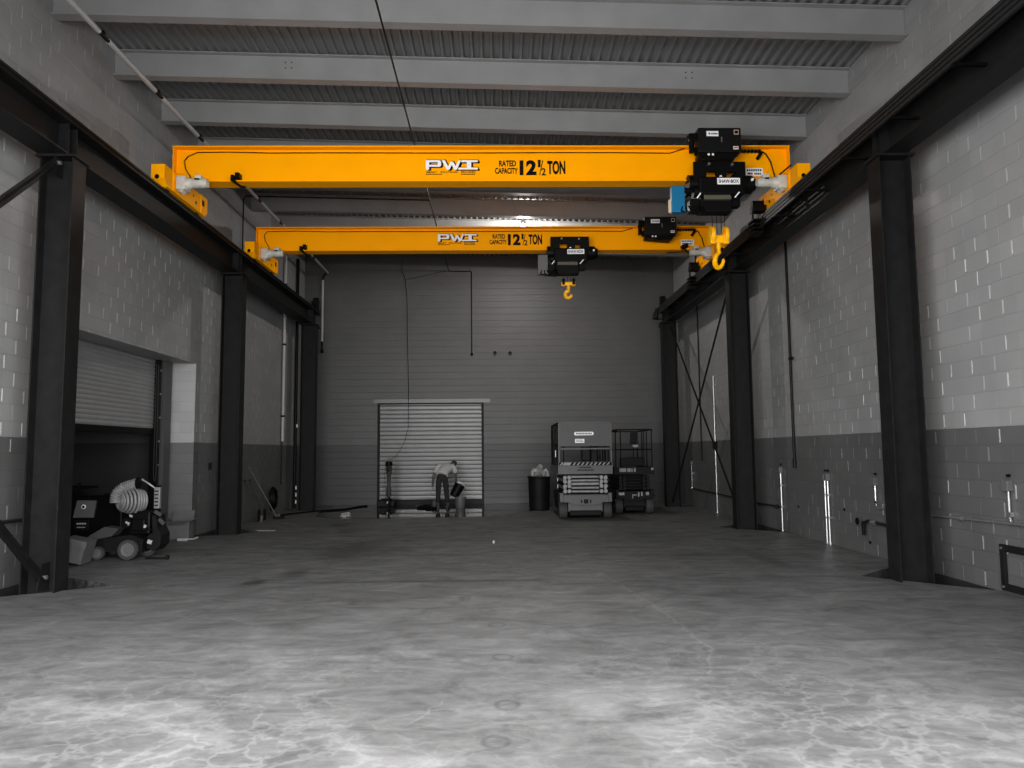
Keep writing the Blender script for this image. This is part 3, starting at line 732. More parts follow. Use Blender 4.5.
tag(MB().tube([(-1.5, YF + .1, 7.3), (-1.5, 8, 7.3), (-1.5, 15, 7.29), (-1.5, 22.9, 7.28), (-1.5, 23.08, 7.26), (-1.3, 23.1, 7.25), (-.8, 23.1, 7.25), (-.78, 23.1, 7.2), (-.78, 23.1, 4.66)], .014, 8).sphere((-.78, 23.09, 4.62), .045).build('ceiling_conduit', 'black'),
    'thin black conduit running under the joists then down the back wall', 'conduit')
tag(MB().tube([(-5.95, 17.3, 5.5), (-5.95, 17.3, 7.60), (-5.90, 17.3, 7.66), (-1.56, 17.3, 7.55 + .0)], .016, 8).build('wall_conduit', 'black'),
    'thin black conduit climbing the left wall and crossing to the middle below the joists', 'conduit')
# ceiling lamp
t = thing('ceiling_lamp', (.70, 18.8, 7.38), 'small glowing lamp below the roof between two joists, behind the rear crane', 'lamp')
MB().lathe([(.02, .24), (.04, .22), (.05, .14), (.08, .08), (.09, .04)], (.70, 18.8, 7.38), 'z', 20).build('lamp_shade', 'greybox', t, True)
MB().sphere((.70, 18.8, 7.37), .06).build('bulb', 'lampglow', t, True)
MB().cyl((.70, 18.8, 7.6), (.70, 18.8, roofz(.7) + .45), .01, n=6).build('lamp_stem', 'black', t)
lt = bpy.data.lights.new('lamp_light', 'POINT'); lt.energy = 330; lt.shadow_soft_size = .08; lt.color = (1, .97, .92)
lo = bpy.data.objects.new('lamp_light', lt); COL.objects.link(lo); lo.location = (.70, 18.72, 7.28)

for x, z, lb in ((-.06, 4.66, 'left of the two small black pipe stubs on the back wall'), (.41, 4.65, 'right of the two small black pipe stubs on the back wall')):
    tag(MB().cyl((x, YB, z), (x, YB - .06, z), .045, n=12).cyl((x, YB - .06, z), (x, YB - .08, z), .055, n=12).build('pipe_stub', 'black'), lb, 'pipe stub', 'black stubs on the back wall')
tag(MB().tube([(-2.95, 23.10, 7.6), (-2.97, 23.1, 7.3), (-2.86, 23.1, 7.0), (-2.80, 23.1, 6.4), (-2.78, 23.1, 5), (-2.74, 23.1, 3.6), (-2.74, 23.08, 3.1), (-2.74, 23.02, 2.5), (-2.72, 22.9, 2.36), (-2.76, 22.8, 2.15), (-2.80, 22.6, 1.9), (-2.9, 22.4, 1.65), (-3.02, 22.2, 1.46), (-3.12, 22.1, 1.40), (-3.16, 22.02, 1.42)], .008, 6).tube([(-2.86, 23.1, 7.0), (-2.6, 23.1, 7.03), (-1.9, 23.1, 7.2), (-1.55, 23.1, 7.27)], .006, 5).build('hanging_cable', 'black'),
    'thin dark cord hanging down the back wall to the tool by the roller door', 'cord')
# ------------------------------------------------------------------ left wall pipes
t = thing('wall_pipe', (-5.93, 20.8, .8), 'tall light grey vertical pipe on the left wall before the rear column', 'pipe')
MB().cyl((-5.93, 20.8, 1.93), (-5.93, 20.8, 7.4), .042, n=12).build('pipe_length', mat('pale pipe', .34, .4), t, True)
MB().cyl((-5.95, 20.8, .75), (-5.95, 20.8, 1.93), .018, n=8).build('lower_pipe', 'steel', t)
for zz in (2.6, 4.6, 6.3): MB().cyl((-5.93, 20.8, zz), (-5.93, 20.8, zz + .05), .055, n=12).build('pipe_clip', 'black', t)
t = thing('wall_conduit', (-5.93, 22.1, 0), 'black vertical conduit with bright clips in the left rear corner', 'conduit')
MB().cyl((-5.93, 22.1, .02), (-5.93, 22.1, 7.4), .045, n=10).build('pipe_length', 'black', t)
for zz in (.15, .35, .55, 2.35): MB().box(-5.89, -5.86, 22.06, 22.1, zz, zz + .1).build('clip', 'white', t)
tag(MB().cyl((-5.95, 9.7, .80), (-5.95, 4.5, .86), .02, n=8).build('wall_conduit', 'steel'), 'thin dark horizontal conduit on the left wall in front of the nearest column', 'conduit')
tag(MB().box(-5.995, -5.96, 15.72, 15.80, 1.28, 1.42, .005).build('door_switch', 'black'), 'small black switch on the left wall beside the middle column', 'switch')
# ------------------------------------------------------------------ braces
def angle_brace(p, q, label, w=.09):
    b = MB().bar(p, q, w, .010, (1, 0, 0)).bar(p, q, .010, w * .6, (1, 0, 0))
    return tag(b.build('diagonal_brace', 'steel'), label, 'brace', 'steel diagonal braces between columns')
def gusset(o, c):
    MB().prism([(c[1] - .13, c[2] - .13), (c[1] + .10, c[2] - .16), (c[1] + .10, c[2] + .16), (c[1] - .05, c[2] + .16)], 'x', c[0] - .02, c[0] - .01).build('gusset', 'steel', o)
    MB().cyl((c[0] - .01, c[1] - .02, c[2]), (c[0] + .035, c[1] - .02, c[2]), .025, n=8).build('bolt', 'galv', o)
XB = -5.33
a = angle_brace((XB, 8.99, .16), (XB, 3.1, 5.2), 'dark diagonal brace rising from the foot of the nearest left column', .13)
gusset(a, (XB + .02, 9.03, .18))
a = angle_brace((XB - .06, 8.99, 5.18), (XB - .06, 3.1, .1), 'dark diagonal brace meeting the top of the nearest left column', .11)
gusset(a, (XB - .04, 9.03, 5.18))
angle_brace((5.0, 15.42, .15), (5.0, 21.2, 5.15), 'dark diagonal brace rising away from the foot of the middle right column', .07)
angle_brace((4.93, 15.42, 5.15), (4.93, 21.2, .15), 'dark diagonal brace falling away from the top of the middle right column', .07)
# ------------------------------------------------------------------ right wall electrical
XW = XR - .03
def riser(y, ztop, zbot, label, n=1, box=True, r=.016, m='galv', boxw=.10, elbow=None):
    t = thing('conduit_riser', (XW, y, zbot), label, 'conduit', 'conduits on the right wall')
    for k in range(n):
        yy = y + (k - (n - 1) / 2) * .11
        pts = [(XW, yy, ztop), (XW, yy, zbot)]
        if elbow: pts = [(XW, yy, ztop), (XW, yy, zbot + .06), (XW, yy - .02, zbot + .015), (XW, yy - .06, zbot), (XW, yy - elbow, zbot)]
        MB().tube(pts, r, 10).build('pipe_length', m, t, True)
        if not elbow: MB().cyl((XW, yy, zbot), (XW, yy, zbot + .03), .03, n=10).build('foot_collar', m, t)
        if box:
            MB().box(XW - .045, XW + .028, yy - boxw / 2, yy + boxw / 2, ztop, ztop + .12, .006).build('junction_box', mat('box grey', .085, .5), t)
            MB().box(XW + .0, XW + .025, yy - .02, yy + .02, ztop + .155, ztop + .185).build('wall_stub', 'black', t)
        for zz in [ztop - .25, (ztop + zbot) / 2 - .1]:
            MB().box(XW - .02, XW + .025, yy - .04, yy + .02, zz, zz + .025).build('strap', m, t)
    return t
riser(14.72, 1.13, .0, 'galvanised conduit with box on the right wall, just in front of the middle column')
riser(12.68, 1.06, .0, 'pair of galvanised conduits side by side below two boxes on the right wall', 2, boxw=.1, r=.018)
riser(11.03, 1.05, .73, 'short galvanised conduit with box and elbow, left of the nearest right column', elbow=.35)
riser(8.13, 1.12, .77, 'short galvanised conduit with box and elbow, above the steel guard frame', elbow=.5)
riser(21.5, 1.17, .50, 'short galvanised conduit with box beside the rear right column', boxw=.1)
riser(19.08, 3.5, .0, 'tall galvanised conduit rising behind the crossed braces on the right wall', box=False, r=.022)
for zz in (1.25, 1.7):
    pass
tag(MB().box(XW - .05, XW + .03, 19.0, 19.16, 1.62, 1.82, .01).build('switch_box', 'black'), 'black switch box on the tall galvanised conduit of the right wall', 'switch')
tag(MB().tube([(XW, 9.6, .735), (XW, 8.3, .765), (XW, 6.9, .78)], .013, 8).cyl((XW, 9.05, .748), (XW, 8.97, .75), .026, n=10).build('wall_conduit', 'greybox'), 'dark horizontal conduit on the right wall beyond the nearest column', 'conduit')
tag(MB().cyl((XW, 16.3, .45), (XW, 14.74, .465), .016, n=8).sphere((XW - .02, 14.95, .46), .04).build('wall_conduit', 'steel'), 'dark horizontal conduit on the right wall behind the middle column', 'conduit')
tag(MB().cyl((XW, 21.5, .50), (XW, 17.0, .47), .016, n=8).build('wall_conduit', 'steel'), 'dark horizontal conduit low on the right wall behind the crossed braces', 'conduit')
tag(MB().cyl((XW, 14.0, 1.28), (XW, 14.0, 7.4), .026, n=8).cyl((XW, 14.0, 1.25), (XW, 14.0, 1.42), .036, n=8).box(XW - .03, XW + .02, 13.88, 14.02, 3.28, 3.33).build('wall_conduit', 'black'), 'tall black vertical conduit on the right wall between two columns', 'conduit')
tag(MB().cyl((XW, 20.4, 1.30), (XW, 20.4, 7.2), .018, n=8).build('wall_conduit', 'black'), 'thin black vertical conduit on the right wall behind the crossed braces', 'conduit')
t = thing('hose_bib', (XW, 11.1, .4), 'wall tap on a short horizontal pipe, low on the right wall near the column', 'tap')
MB().tube([(XW - .04, 11.35, .40), (XW - .05, 11.32, .48), (XW - .05, 11.2, .52), (XW - .03, 10.7, .50)], .022, 8).build('pipe_length', 'steel', t)
MB().cyl((XW - .05, 11.1, .51), (XW - .05, 10.98, .51), .03, n=8).build('coupling', 'galv', t)
MB().lathe([(.055, 0), (.055, .012), (.015, .014), (.015, .03)], (XW - .13, 11.38, .50), 'x', 12).cyl((XW - .05, 11.34, .50), (XW - .05, 11.35, .30), .025, n=8).build('tap_handle', 'black', t)
for y, z, lb in ((12.1, .62, 'small dark hole in the dark block wall right of the paired conduits'), (11.3, .19, 'small dark mark near the floor below the wall tap'), (13.95, .53, 'small dark anchor plate on the right wall between the conduits')):
    tag(MB().cyl((XR - .004, y, z), (XR - .02, y, z), .022, n=10).build('wall_anchor', 'black'), lb, 'anchor')
# steel guard frame at right edge
t = thing('guard_frame', (5.5, 7.6, 0), 'dark rectangular steel frame bolted on the right wall at the photo edge', 'frame')
b = MB(); y0, y1, z0, z1, wd = 6.6, 8.33, .03, .53, .075
b.box(5.56, 5.592, y1 - wd, y1, z0, z1, .003).box(5.56, 5.592, y0, y1 - wd, z1 - wd, z1, .003).box(5.56, 5.592, y0, y1 - wd, z0, z0 + wd, .003).box(5.56, 5.592, y0, y0 + wd, z0 + wd, z1 - wd, .006)
b.build('frame', 'steel', t)
for (yy, zz) in ((8.29, .49), (8.29, .07), (7.9, .49), (7.5, .49)):
    MB().cyl((5.56, yy, zz), (5.548, yy, zz), .014, n=8).build('bolt', 'galv', t)

# ------------------------------------------------------------------ things by the left door
def carton(x0, x1, y0, y1, z0, z1, rot, label, openf=True, flapsc=1):
    t = thing('cardboard_box', ((x0 + x1) / 2, (y0 + y1) / 2, z0), label, 'box', 'cardboard boxes by the left roller door')
    hx, hy, h = (x1 - x0) / 2, (y1 - y0) / 2, z1 - z0
    cx, cy = (x0 + x1) / 2, (y0 + y1) / 2
    b = MB(); th = .006
    b.box(cx - hx, cx + hx, cy - hy, cy + hy, z0, z0 + th)
    b.box(cx - hx, cx - hx + th, cy - hy, cy + hy, z0, z1).box(cx + hx - th, cx + hx, cy - hy, cy + hy, z0, z1)
    b.box(cx - hx, cx + hx, cy - hy, cy - hy + th, z0, z1).box(cx - hx, cx + hx, cy + hy - th, cy + hy, z0, z1)
    b.build('carton_body', 'card', t)
    if openf:
        f = .45 * hx * 2
        for s in (-1, 1):
            MB().bar((cx + s * hx, cy, z1), (cx + s * (hx + f * .7), cy, z1 + f * (.25 if s > 0 else .35)), hy * 2, .005, (0, 0, 1)).build('flap', 'card', t)
        MB().bar((cx, cy - hy, z1), (cx, cy - hy - .17, z1 - .02), hx * 1.9, .005, (0, 0, 1)).build('flap', 'card', t)
        MB().bar((cx, cy + hy, z1), (cx, cy + hy + .06, z1 + .17), hx * 1.9, .005, (0, 0, 1)).build('flap', 'card', t)
    t.rotation_euler = rot
    return t
carton(-6.28, -5.86, 14.42, 14.76, 0.0, .34, (0, 0, .12), 'open cardboard box with spread flaps at the far jamb of the left door')
tag(MB().box(-5.95, -5.76, 14.16, 14.24, 0.0, .05, .01).tube([(-5.76, 14.2, .03), (-5.66, 14.21, .03), (-5.58, 14.2, .06)], .014, 6).build('paint_roller', 'pvc'), 'white roller on a pole lying on the floor before the open box', 'roller')
cb = carton(-6.40, -6.08, 11.15, 11.5, 0.03, .36, (0, 0, 0), 'tilted closed cardboard box leaning in front of the wheeled floor machine', False)
MB().box(-6.405, -6.075, 11.145, 11.505, .355, .365).box(-6.41, -6.07, 11.135, 11.14, .26, .37).build('carton_lid', 'card', cb)
cb.rotation_euler = (0.0, .22, .1); cb.location.z = .045
# bin behind the near left column
tag(MB().lathe([(.13, 0), (.155, .40), (.165, .41), (.165, .43), (.14, .43), (.12, .05)], (-6.15, 10.75, 0), 'z', 20).build('waste_bin', 'greybox', smooth=True), 'round grey bucket half hidden behind the nearest left column', 'bucket')
tag(MB().rbox((-6.25, 10.9, .12), (.12, .05, .012), (0, -.3, .3)).build('paper_scrap', 'white'), 'small white scrap of paper beside the grey bucket', 'paper')

# wheeled floor machine
mx, my = -5.76, 12.0
def L(u, v, h): return (mx + u, my + v, h)
t = thing('floor_machine', (mx, my, 0), 'low dark wheeled floor machine with a coiled pale ribbed hose, in the left doorway', 'floor machine')
MB().prism([(mx - .50, .16), (mx - .44, .12), (mx + .28, .10), (mx + .30, .30), (mx + .12, .37), (mx - .16, .34), (mx - .36, .34), (mx - .52, .22)], 'y', my - .22, my + .24).build('deck', 'liftdark', t)
MB().prism([(mx - .55, .34), (mx - .28, .50), (mx - .06, .47), (mx - .16, .36), (mx - .46, .30)], 'y', my - .26, my - .05).build('front_cover', 'tyre', t)
for u, v, r, nm in ((-.36, -.27, .105, 1), (.11, -.29, .155, 1), (.22, .12, .16, 1), (-.36, .25, .105, 1)):
    w_ = MB().lathe([(r * .72, -.035), (r * .95, -.035), (r, -.015), (r, .015), (r * .95, .035), (r * .72, .035)], L(u, v, r), 'y', 28).build('wheel', 'tyre', t, True)
    h_ = MB().lathe([(.02, -.05), (r * .2, -.05), (r * .25, -.037), (r * .40, -.037), (r * .44, -.042), (r * .62, -.044), (r * .66, -.036), (r * .66, .03)], L(u, v, r), 'y', 24)
    for k in range(8):
        a = k * PI / 4
        h_.bar(L(u + math.cos(a) * r * .2, v - .03, r + math.sin(a) * r * .2), L(u + math.cos(a) * r * .7, v - .03, r + math.sin(a) * r * .7), .012, .016, (0, 1, 0))
    h_.build('hub', mat('wheel hub grey', .10, .5), w_, True)
MB().box(mx + .0, mx + .34, my - .1, my + .22, .36, .72, .03).box(mx + .06, mx + .28, my - .15, my - .1, .42, .6, .02).cyl(L(.02, -.1, .55), L(.02, -.2, .55), .08, n=16).cyl(L(.12, -.05, .6), L(.36, -.08, .42), .03, n=8).build('engine', 'black', t)
for u, h, sx, sz in ((.10, .66, .05, .03), (.04, .56, .04, .03), (.07, .54, .02, .05), (.32, .50, .04, .05)):
    MB().rbox(L(u, -.22, h), (sx, .02, sz), (0, .4, 0), .004).build('bright_fitting', 'pvc', t)
MB().prism([(mx + .34, .16), (mx + .46, .12), (mx + .54, .20), (mx + .55, .36), (mx + .49, .48), (mx + .46, .66), (mx + .40, .66), (mx + .42, .40), (mx + .34, .34)], 'y', my - .18, my + .14).build('rear_housing', 'liftdark', t)
MB().rbox(L(.39, -.2, .26), (.07, .02, .06), (0, .3, 0), .004).build('bright_fitting', 'pvc', t)
# control column
MB().box(mx + .39, mx + .44, my - .03, my + .03, .6, 1.12).build('column', 'black', t)
cp_ = MB().box(mx + .385, mx + .475, my - .10, my - .04, .76, 1.09, .01).build('control_panel', mat('panel grey', .15, .5), t)
for k in range(5): MB().box(mx + .40, mx + .455, my - .108, my - .10, .80 + .055 * k, .82 + .055 * k).build('panel_slot', 'black', cp_)
MB().tube([L(.17, -.05, 1.21), L(.24, -.05, 1.17), L(.40, -.05, 1.06)], .016, 8).tube([L(.16, 0, 1.20), L(.17, -.03, 1.22), L(.18, -.05, 1.20)], .012, 6).build('handle_bar', 'galv', t)
MB().bar(L(.42, -.12, .72), L(.52, -.12, .66), .04, .05).bar(L(.48, -.1, .6), L(.56, -.1, .52), .04, .05).build('lever', 'tyre', t)
# hose spool: pale coiled duct
h = MB()
for k in range(7):
    rr = .13 + .017 * (3 - abs(k - 3)) + .02
    pts = [L(-.02 + k * .035 + rr * .45 * math.cos(a) , -.10 + k * .02 - rr * .35 * math.cos(a), .92 + rr * math.sin(a) * 1.0) for a in [i * 2 * PI / 24 for i in range(24)]]
    pts = [L(-.08 + k * .034 + rr * .80 * math.cos(a), -.12 + k * .03 + rr * .55 * math.cos(a) * -1, .88 + rr * math.sin(a)) for a in [i * 2 * PI / 26 for i in range(26)]]
    h.tube(pts, .020, 8, True)
for k in range(4):
    rr = .125 - .03 * k
    pts = [L(-.10 + rr * .80 * math.cos(a), -.145 - rr * .55 * math.cos(a), .88 + rr * math.sin(a)) for a in [i * 2 * PI / 22 for i in range(22)]]
    h.tube(pts, .016, 8, True)
h.build('coiled_hose', 'hose', t, True)
h = MB(); cc = [(-.20, .86), (-.20, .95), (-.16, 1.03), (-.08, 1.09), (.0, 1.12), (.08, 1.14), (.14, 1.16)]
pp = []
for i in range(len(cc) - 1):
    for s in range(8):
        f = s / 8; pp.append(L(cc[i][0] + (cc[i + 1][0] - cc[i][0]) * f, -.12, cc[i][1] + (cc[i + 1][1] - cc[i][1]) * f))
h.tube(pp, [.075 + (.010 if i % 3 == 0 else 0) for i in range(len(pp))], 14)
h.build('duct_hose', 'hose', t, True)
MB().lathe([(.05, -.02), (.09, -.015), (.09, .015), (.05, .02)], L(.15, -.12, 1.16), 'x', 16).build('hose_collar', 'black', t, True)
# machinery and stacked goods in the doorway
t = thing('engine_set', (-6.80, 12.72, 0), 'black boxy machine with a pale square cover, in the dark left doorway', 'machine')
MB().box(-7.15, -6.15, 12.5, 13.0, .12, .92, .03).build('casing', 'black', t)
cv = MB().prism([(-6.93, .585), (-6.60, .585), (-6.565, .86), (-6.87, .865)], 'y', 12.47, 12.5).build('square_cover', mat('cover grey', .085, .5), t)
MB().lathe([(.022, -.004), (.036, -.004), (.036, .004), (.022, .004)], (-6.76, 12.465, .76), 'y', 20).build('ring_mark', 'white', cv)
MB().cyl((-6.76, 12.462, .76), (-6.76, 12.455, .76), .022, n=16).build('ring_centre', 'black', cv)
b = MB().box(-6.92, -6.68, 12.485, 12.50, .38, .54, .01); b.build('badge_plate', 'liftdark', t)
b = MB()
for k in range(4): b.box(-6.87 + k * .04, -6.84 + k * .04, 12.478, 12.486, .475, .50)
for k in range(4): b.box(-6.86 + k * .035, -6.84 + k * .035, 12.478, 12.486, .42, .435)
b.build('badge_print', 'pvc', t)
for xx in (-7.05, -6.3): MB().box(xx - .05, xx + .05, 12.52, 12.98, 0, .12).build('skid', 'black', t)
MB().cyl((-6.5, 12.6, .93), (-5.95, 12.55, .97), .035, n=10).build('exhaust_pipe', 'liftdark', t, True)
tag(MB().box(-7.34, -7.16, 12.3, 12.6, 0, .50).lathe([(.15, .5), (.17, .62), (.14, .82), (.07, .86)], (-7.33, 12.42, 0), 'z', 16).build('sack', 'tyre', smooth=True), 'dark rounded sack beside the boxy machine behind the nearest left column', 'sack')
tag(MB().tube([(-5.40, 11.75, .02), (-5.3, 11.72, .03), (-5.15, 11.70, .025), (-5.08, 11.7, .03)], .018, 6).cyl((-5.07, 11.7, .04), (-5.03, 11.7, .04), .035, n=10).build('loose_nozzle', 'steel'), 'small loose nozzle on the floor right of the wheeled floor machine', 'nozzle')
b = MB().box(-10.2, -7.6, 13.9, 14.5, .98, 1.02).box(-10.2, -7.6, 13.9, 14.5, .02, .06)
for xx in (-10.15, -8.9, -7.65): b.box(xx - .025, xx + .025, 13.92, 13.97, 0, 1.1)
tag(b.build('storage_shelf', 'liftdark'), 'dim empty steel shelf against the wall inside the left doorway', 'shelf')
# ------------------------------------------------------------------ left rear tools
t = thing('long_pole', (-5.45, 18.5, 0), 'long thin pale pole leaning on the left wall behind the middle column', 'pole')
MB().cyl((-5.40, 18.62, .03), (-5.93, 18.0, 1.30), .014, n=8).build('pole_shaft', 'wood', t)
MB().rbox((-5.37, 18.66, .03), (.26, .10, .06), (0, 0, .5), .01).build('broom_head', 'black', t)
def shovel(x, y, tilt, label):
    t = thing('shovel', (x, y, 0), label, 'shovel', 'shovels leaning on the left wall')
    tx = -5.93
    MB().cyl((x, y, .25), (tx, y - .1, .95), .017, n=8).build('shaft', 'tyre', t)
    MB().bar((tx, y - .16, .97), (tx, y - .04, .97), .03, .03, (1, 0, 0)).build('grip', 'black', t)
    MB().prism([(y - .10, .02), (y + .10, .02), (y + .11, .22), (y + .03, .30), (y - .03, .30), (y - .11, .22)], 'x', x - .008, x + .008).build('blade', 'steel', t)
shovel(-5.62, 17.9, .2, 'first dark shovel leaning on the left wall beside the middle column')
shovel(-5.60, 18.25, .2, 'second dark shovel, right of the first, leaning on the left wall')
h = MB()
for k in range(4):
    h.tube([(-5.90 + .02 * k, 19.9 + (.26 - .015 * k) * math.cos(a) * .9, .42 + (.30 - .02 * k) * math.sin(a)) for a in [i * 2 * PI / 24 for i in range(24)]], .022, 6, True)
tag(h.build('hose_coil', 'black', smooth=True), 'black coiled hose hanging low on the left wall near the rear column', 'hose')
for (x, y, s, lb) in ((-5.62, 18.05, .06, 'tiny pale cup on the floor between the shovels'), (-5.45, 18.9, .045, 'small pale can on the floor beside the broom')):
    tag(MB().lathe([(s * .7, 0), (s, s * 2.2), (s * .8, s * 2.2), (s * .6, .01)], (x, y, 0), 'z', 12).build('cup', 'pail', smooth=True), lb, 'cup')
tag(MB().box(-5.0, -4.62, 15.80, 15.85, 0, .02).build('timber_strip', 'wood'), 'thin pale timber strip lying on the floor right of the middle left column', 'timber')
tag(MB().tube([(-5.6, 19.3, .02), (-5.4, 20.0, .02), (-5.0, 20.8, .02), (-4.3, 21.4, .02), (-4.1, 22.3, .02), (-3.9, 22.6, .02)], .025, 6).build('floor_hose', 'black', smooth=True), 'black hose lying along the floor from the left rear corner', 'hose')
# crumpled plastic
b = MB(); b.sphere((-3.80, 18.95, .06), .09, (1.5, .9, .6), 8)
for v in b.bm.verts: v.co += Vector((random.uniform(-.03, .03), random.uniform(-.03, .03), random.uniform(-.03, .02)))
for v in b.bm.verts: v.co.z = max(v.co.z, .005)
tag(b.build('plastic_bag', 'plastic'), 'small crumpled clear plastic bag on the floor left of the back door', 'bag')
tag(MB().lathe([(.02, 0), (.025, .01), (.022, .04), (.01, .05)], (-.08, 13.3, 0), 'z', 10).build('cup', 'pvc', smooth=True), 'tiny white cup standing alone in the middle of the floor', 'cup')

# ------------------------------------------------------------------ puddle
b = MB(); pts = []
edge = [(-4.9, 22.9), (-4.85, 20.6), (-4.6, 19.2), (-4.0, 18.62), (-3.4, 18.5), (-2.6, 18.46), (-1.9, 18.5), (-1.2, 18.50), (-.6, 18.6), (-.2, 18.75), (.3, 19.3), (.9, 20.3), (1.3, 21.0), (1.6, 21.9), (1.7, 22.9), (1.7, 23.12), (-4.9, 23.12)]
b.prism(edge, 'z', .001, .005)
tag(b.build('puddle', 'water', origin=(-2, 20, .001)), 'shallow mirror-like puddle on the floor in front of the back roller door', 'puddle')['kind'] = 'stuff'
# ------------------------------------------------------------------ scissor lifts
def wheel(t, x0, x1, y, r, m='tyre'):
    xm = (x0 + x1) / 2; hw = (x1 - x0) / 2
    w_ = MB().lathe([(r * .6, -hw), (r * .93, -hw), (r, -hw * .6), (r, hw * .6), (r * .93, hw), (r * .6, hw)], (xm, y, r), 'x', 28).build('wheel', m, t, True)
    MB().lathe([(.03, -hw - .012), (r * .3, -hw - .01), (r * .6, -hw + .02), (r * .6, hw - .02), (r * .3, hw + .01), (.03, hw + .012)], (xm, y, r), 'x', 20).build('hub', 'liftgrey', w_, True)
def scissor_lift(x0, x1, y0, y1, label, body, arm, dark, ztop, deck0, deck1, grille=True, hd=0.0):
    xc, w = (x0 + x1) / 2, x1 - x0
    t = thing('scissor_lift', (xc, (y0 + y1) / 2, 0), label, 'scissor lift', 'scissor lifts by the back wall')
    for xa, xb in ((x0, x0 + .18), (x1 - .18, x1)):
        for yy in (y0 + .2, y1 - .25): wheel(t, xa, xb, yy, .20)
    # chassis
    b = MB().box(x0 + .20, x1 - .20, y0 + .08, y1 - .05, .16, .42, .02).box(x0 + .06, x1 - .06, y0 + .0, y1, .42, .58, .015)
    b.prism([(x0 + .02, .40), (x0 + .20, .40), (x0 + .34, .34), (x1 - .34, .34), (x1 - .20, .40), (x1 - .02, .40), (x1 - .02, .55), (x0 + .02, .55)], 'y', y0 - .06, y0 + .02)
    b.box(x0 + .0, x0 + .09, y0 - .07, y0 + .1, .40, .62, .01).box(x1 - .09, x1, y0 - .07, y0 + .1, .40, .62, .01)
    b.build('chassis', body, t)
    MB().box(xc - .05, xc + .05, y0 - .08, y0 - .06, .37, .47, .005).box(xc - .12, xc - .09, y0 - .075, y0 - .06, .38, .46).box(xc + .09, xc + .12, y0 - .075, y0 - .06, .38, .46).build('tow_plate', dark, t)
    MB().box(x0 + .24, x1 - .24, y0 + .02, y0 + .3, .08, .2, .02).build('axle', dark, t)
    for sx in (x0 - .0, x1 - .1):
        MB().box(sx, sx + .1, y0 + .5, y1 - .55, .18, .60, .02).build('side_tray', dark, t)
    # folded scissor stack: long arms running front to back, cross tubes in between
    n = 5; z0, z1 = .60, deck0 - .03; dz = (z1 - z0) / n
    for k in range(n):
        zz = z0 + dz * k
        for xa in ((x0 + .10, x0 + .17), (x1 - .17, x1 - .10)) if k % 2 else ((x0 + .20, x0 + .27), (x1 - .27, x1 - .20)):
            MB().box(xa[0], xa[1], y0 + .06, y1 - .12, zz + .008, zz + dz - .008, .008).build('scissor_arm', arm, t)
        yc_ = y0 + .07
        m = MB().box(x0 + .28, x1 - .28, yc_, yc_ + .07, zz + dz * .18, zz + dz * (.80 if k != 2 else .95), .018)
        m.build('cross_tube', arm, t)
    for xa in (x0 + .135, x0 + .235, x1 - .235, x1 - .135):
        b = MB()
        for zz in (z0 + dz * .6, z0 + dz * 2.0, z0 + dz * 3.2, z0 + dz * 4.3): b.cyl((xa, y0 + .0, zz), (xa, y0 + .08, zz), .045, n=14)
        b.build('pivot_pin', arm, t, True)
    MB().box(x0 + .12, x1 - .12, y0 + .2, y1 - .2, z0, z1).build('arm_core', 'black', t)
    # platform
    MB().box(x0 - .02, x1 + .02, y0 - .05, y1, deck0, deck0 + .10, .01).box(x0 - .025, x1 + .025, y0 - .056, y0 - .03, deck0 - .005, deck1).box(x0 - .03, x0 - .005, y0 - .03, y1 + .01, deck0 - .01, deck0 + .18).box(x1 + .005, x1 + .03, y0 - .03, y1 + .01, deck0 - .01, deck0 + .18).build('platform', body, t)
    return t, xc
lx0, lx1, ly0, ly1 = 1.45, 2.68, 17.72, 20.05
t, xc = scissor_lift(lx0, lx1, ly0, ly1, 'grey scissor lift with a sheeted front guard, its pale scissor arms folded', 'liftgrey', 'liftpale', 'liftdark', 2.26, 1.06, 1.34)
yf = ly0 - .057
b = MB().box(lx0 - .01, lx1 + .01, yf - .004, yf, 1.255, 1.335); hz = b.build('hazard_strip', 'black', t)
b = MB(); x = lx0 + .01
while x < lx1 - .06:
    if not (lx0 + .1 < x < lx0 + .2): b.prism([(x, 1.262), (x + .035, 1.262), (x + .085, 1.328), (x + .05, 1.328)], 'y', yf - .007, yf - .004)
    x += .1
b.prism([(lx0 + .07, 1.262), (lx0 + .22, 1.262), (lx0 + .27, 1.328), (lx0 + .12, 1.328)], 'y', yf - .0075, yf - .004)
b.build('hazard_stripe', 'liftpale', hz)
b = MB()
for k in range(8): b.box(xc - .14 + k * .035, xc - .115 + k * .035, yf - .003, yf, 1.19, 1.225)
for k in range(11): b.box(xc - .19 + k * .035, xc - .165 + k * .035, yf - .003, yf, 1.13, 1.165)
b.build('platform_lettering', 'black', t)
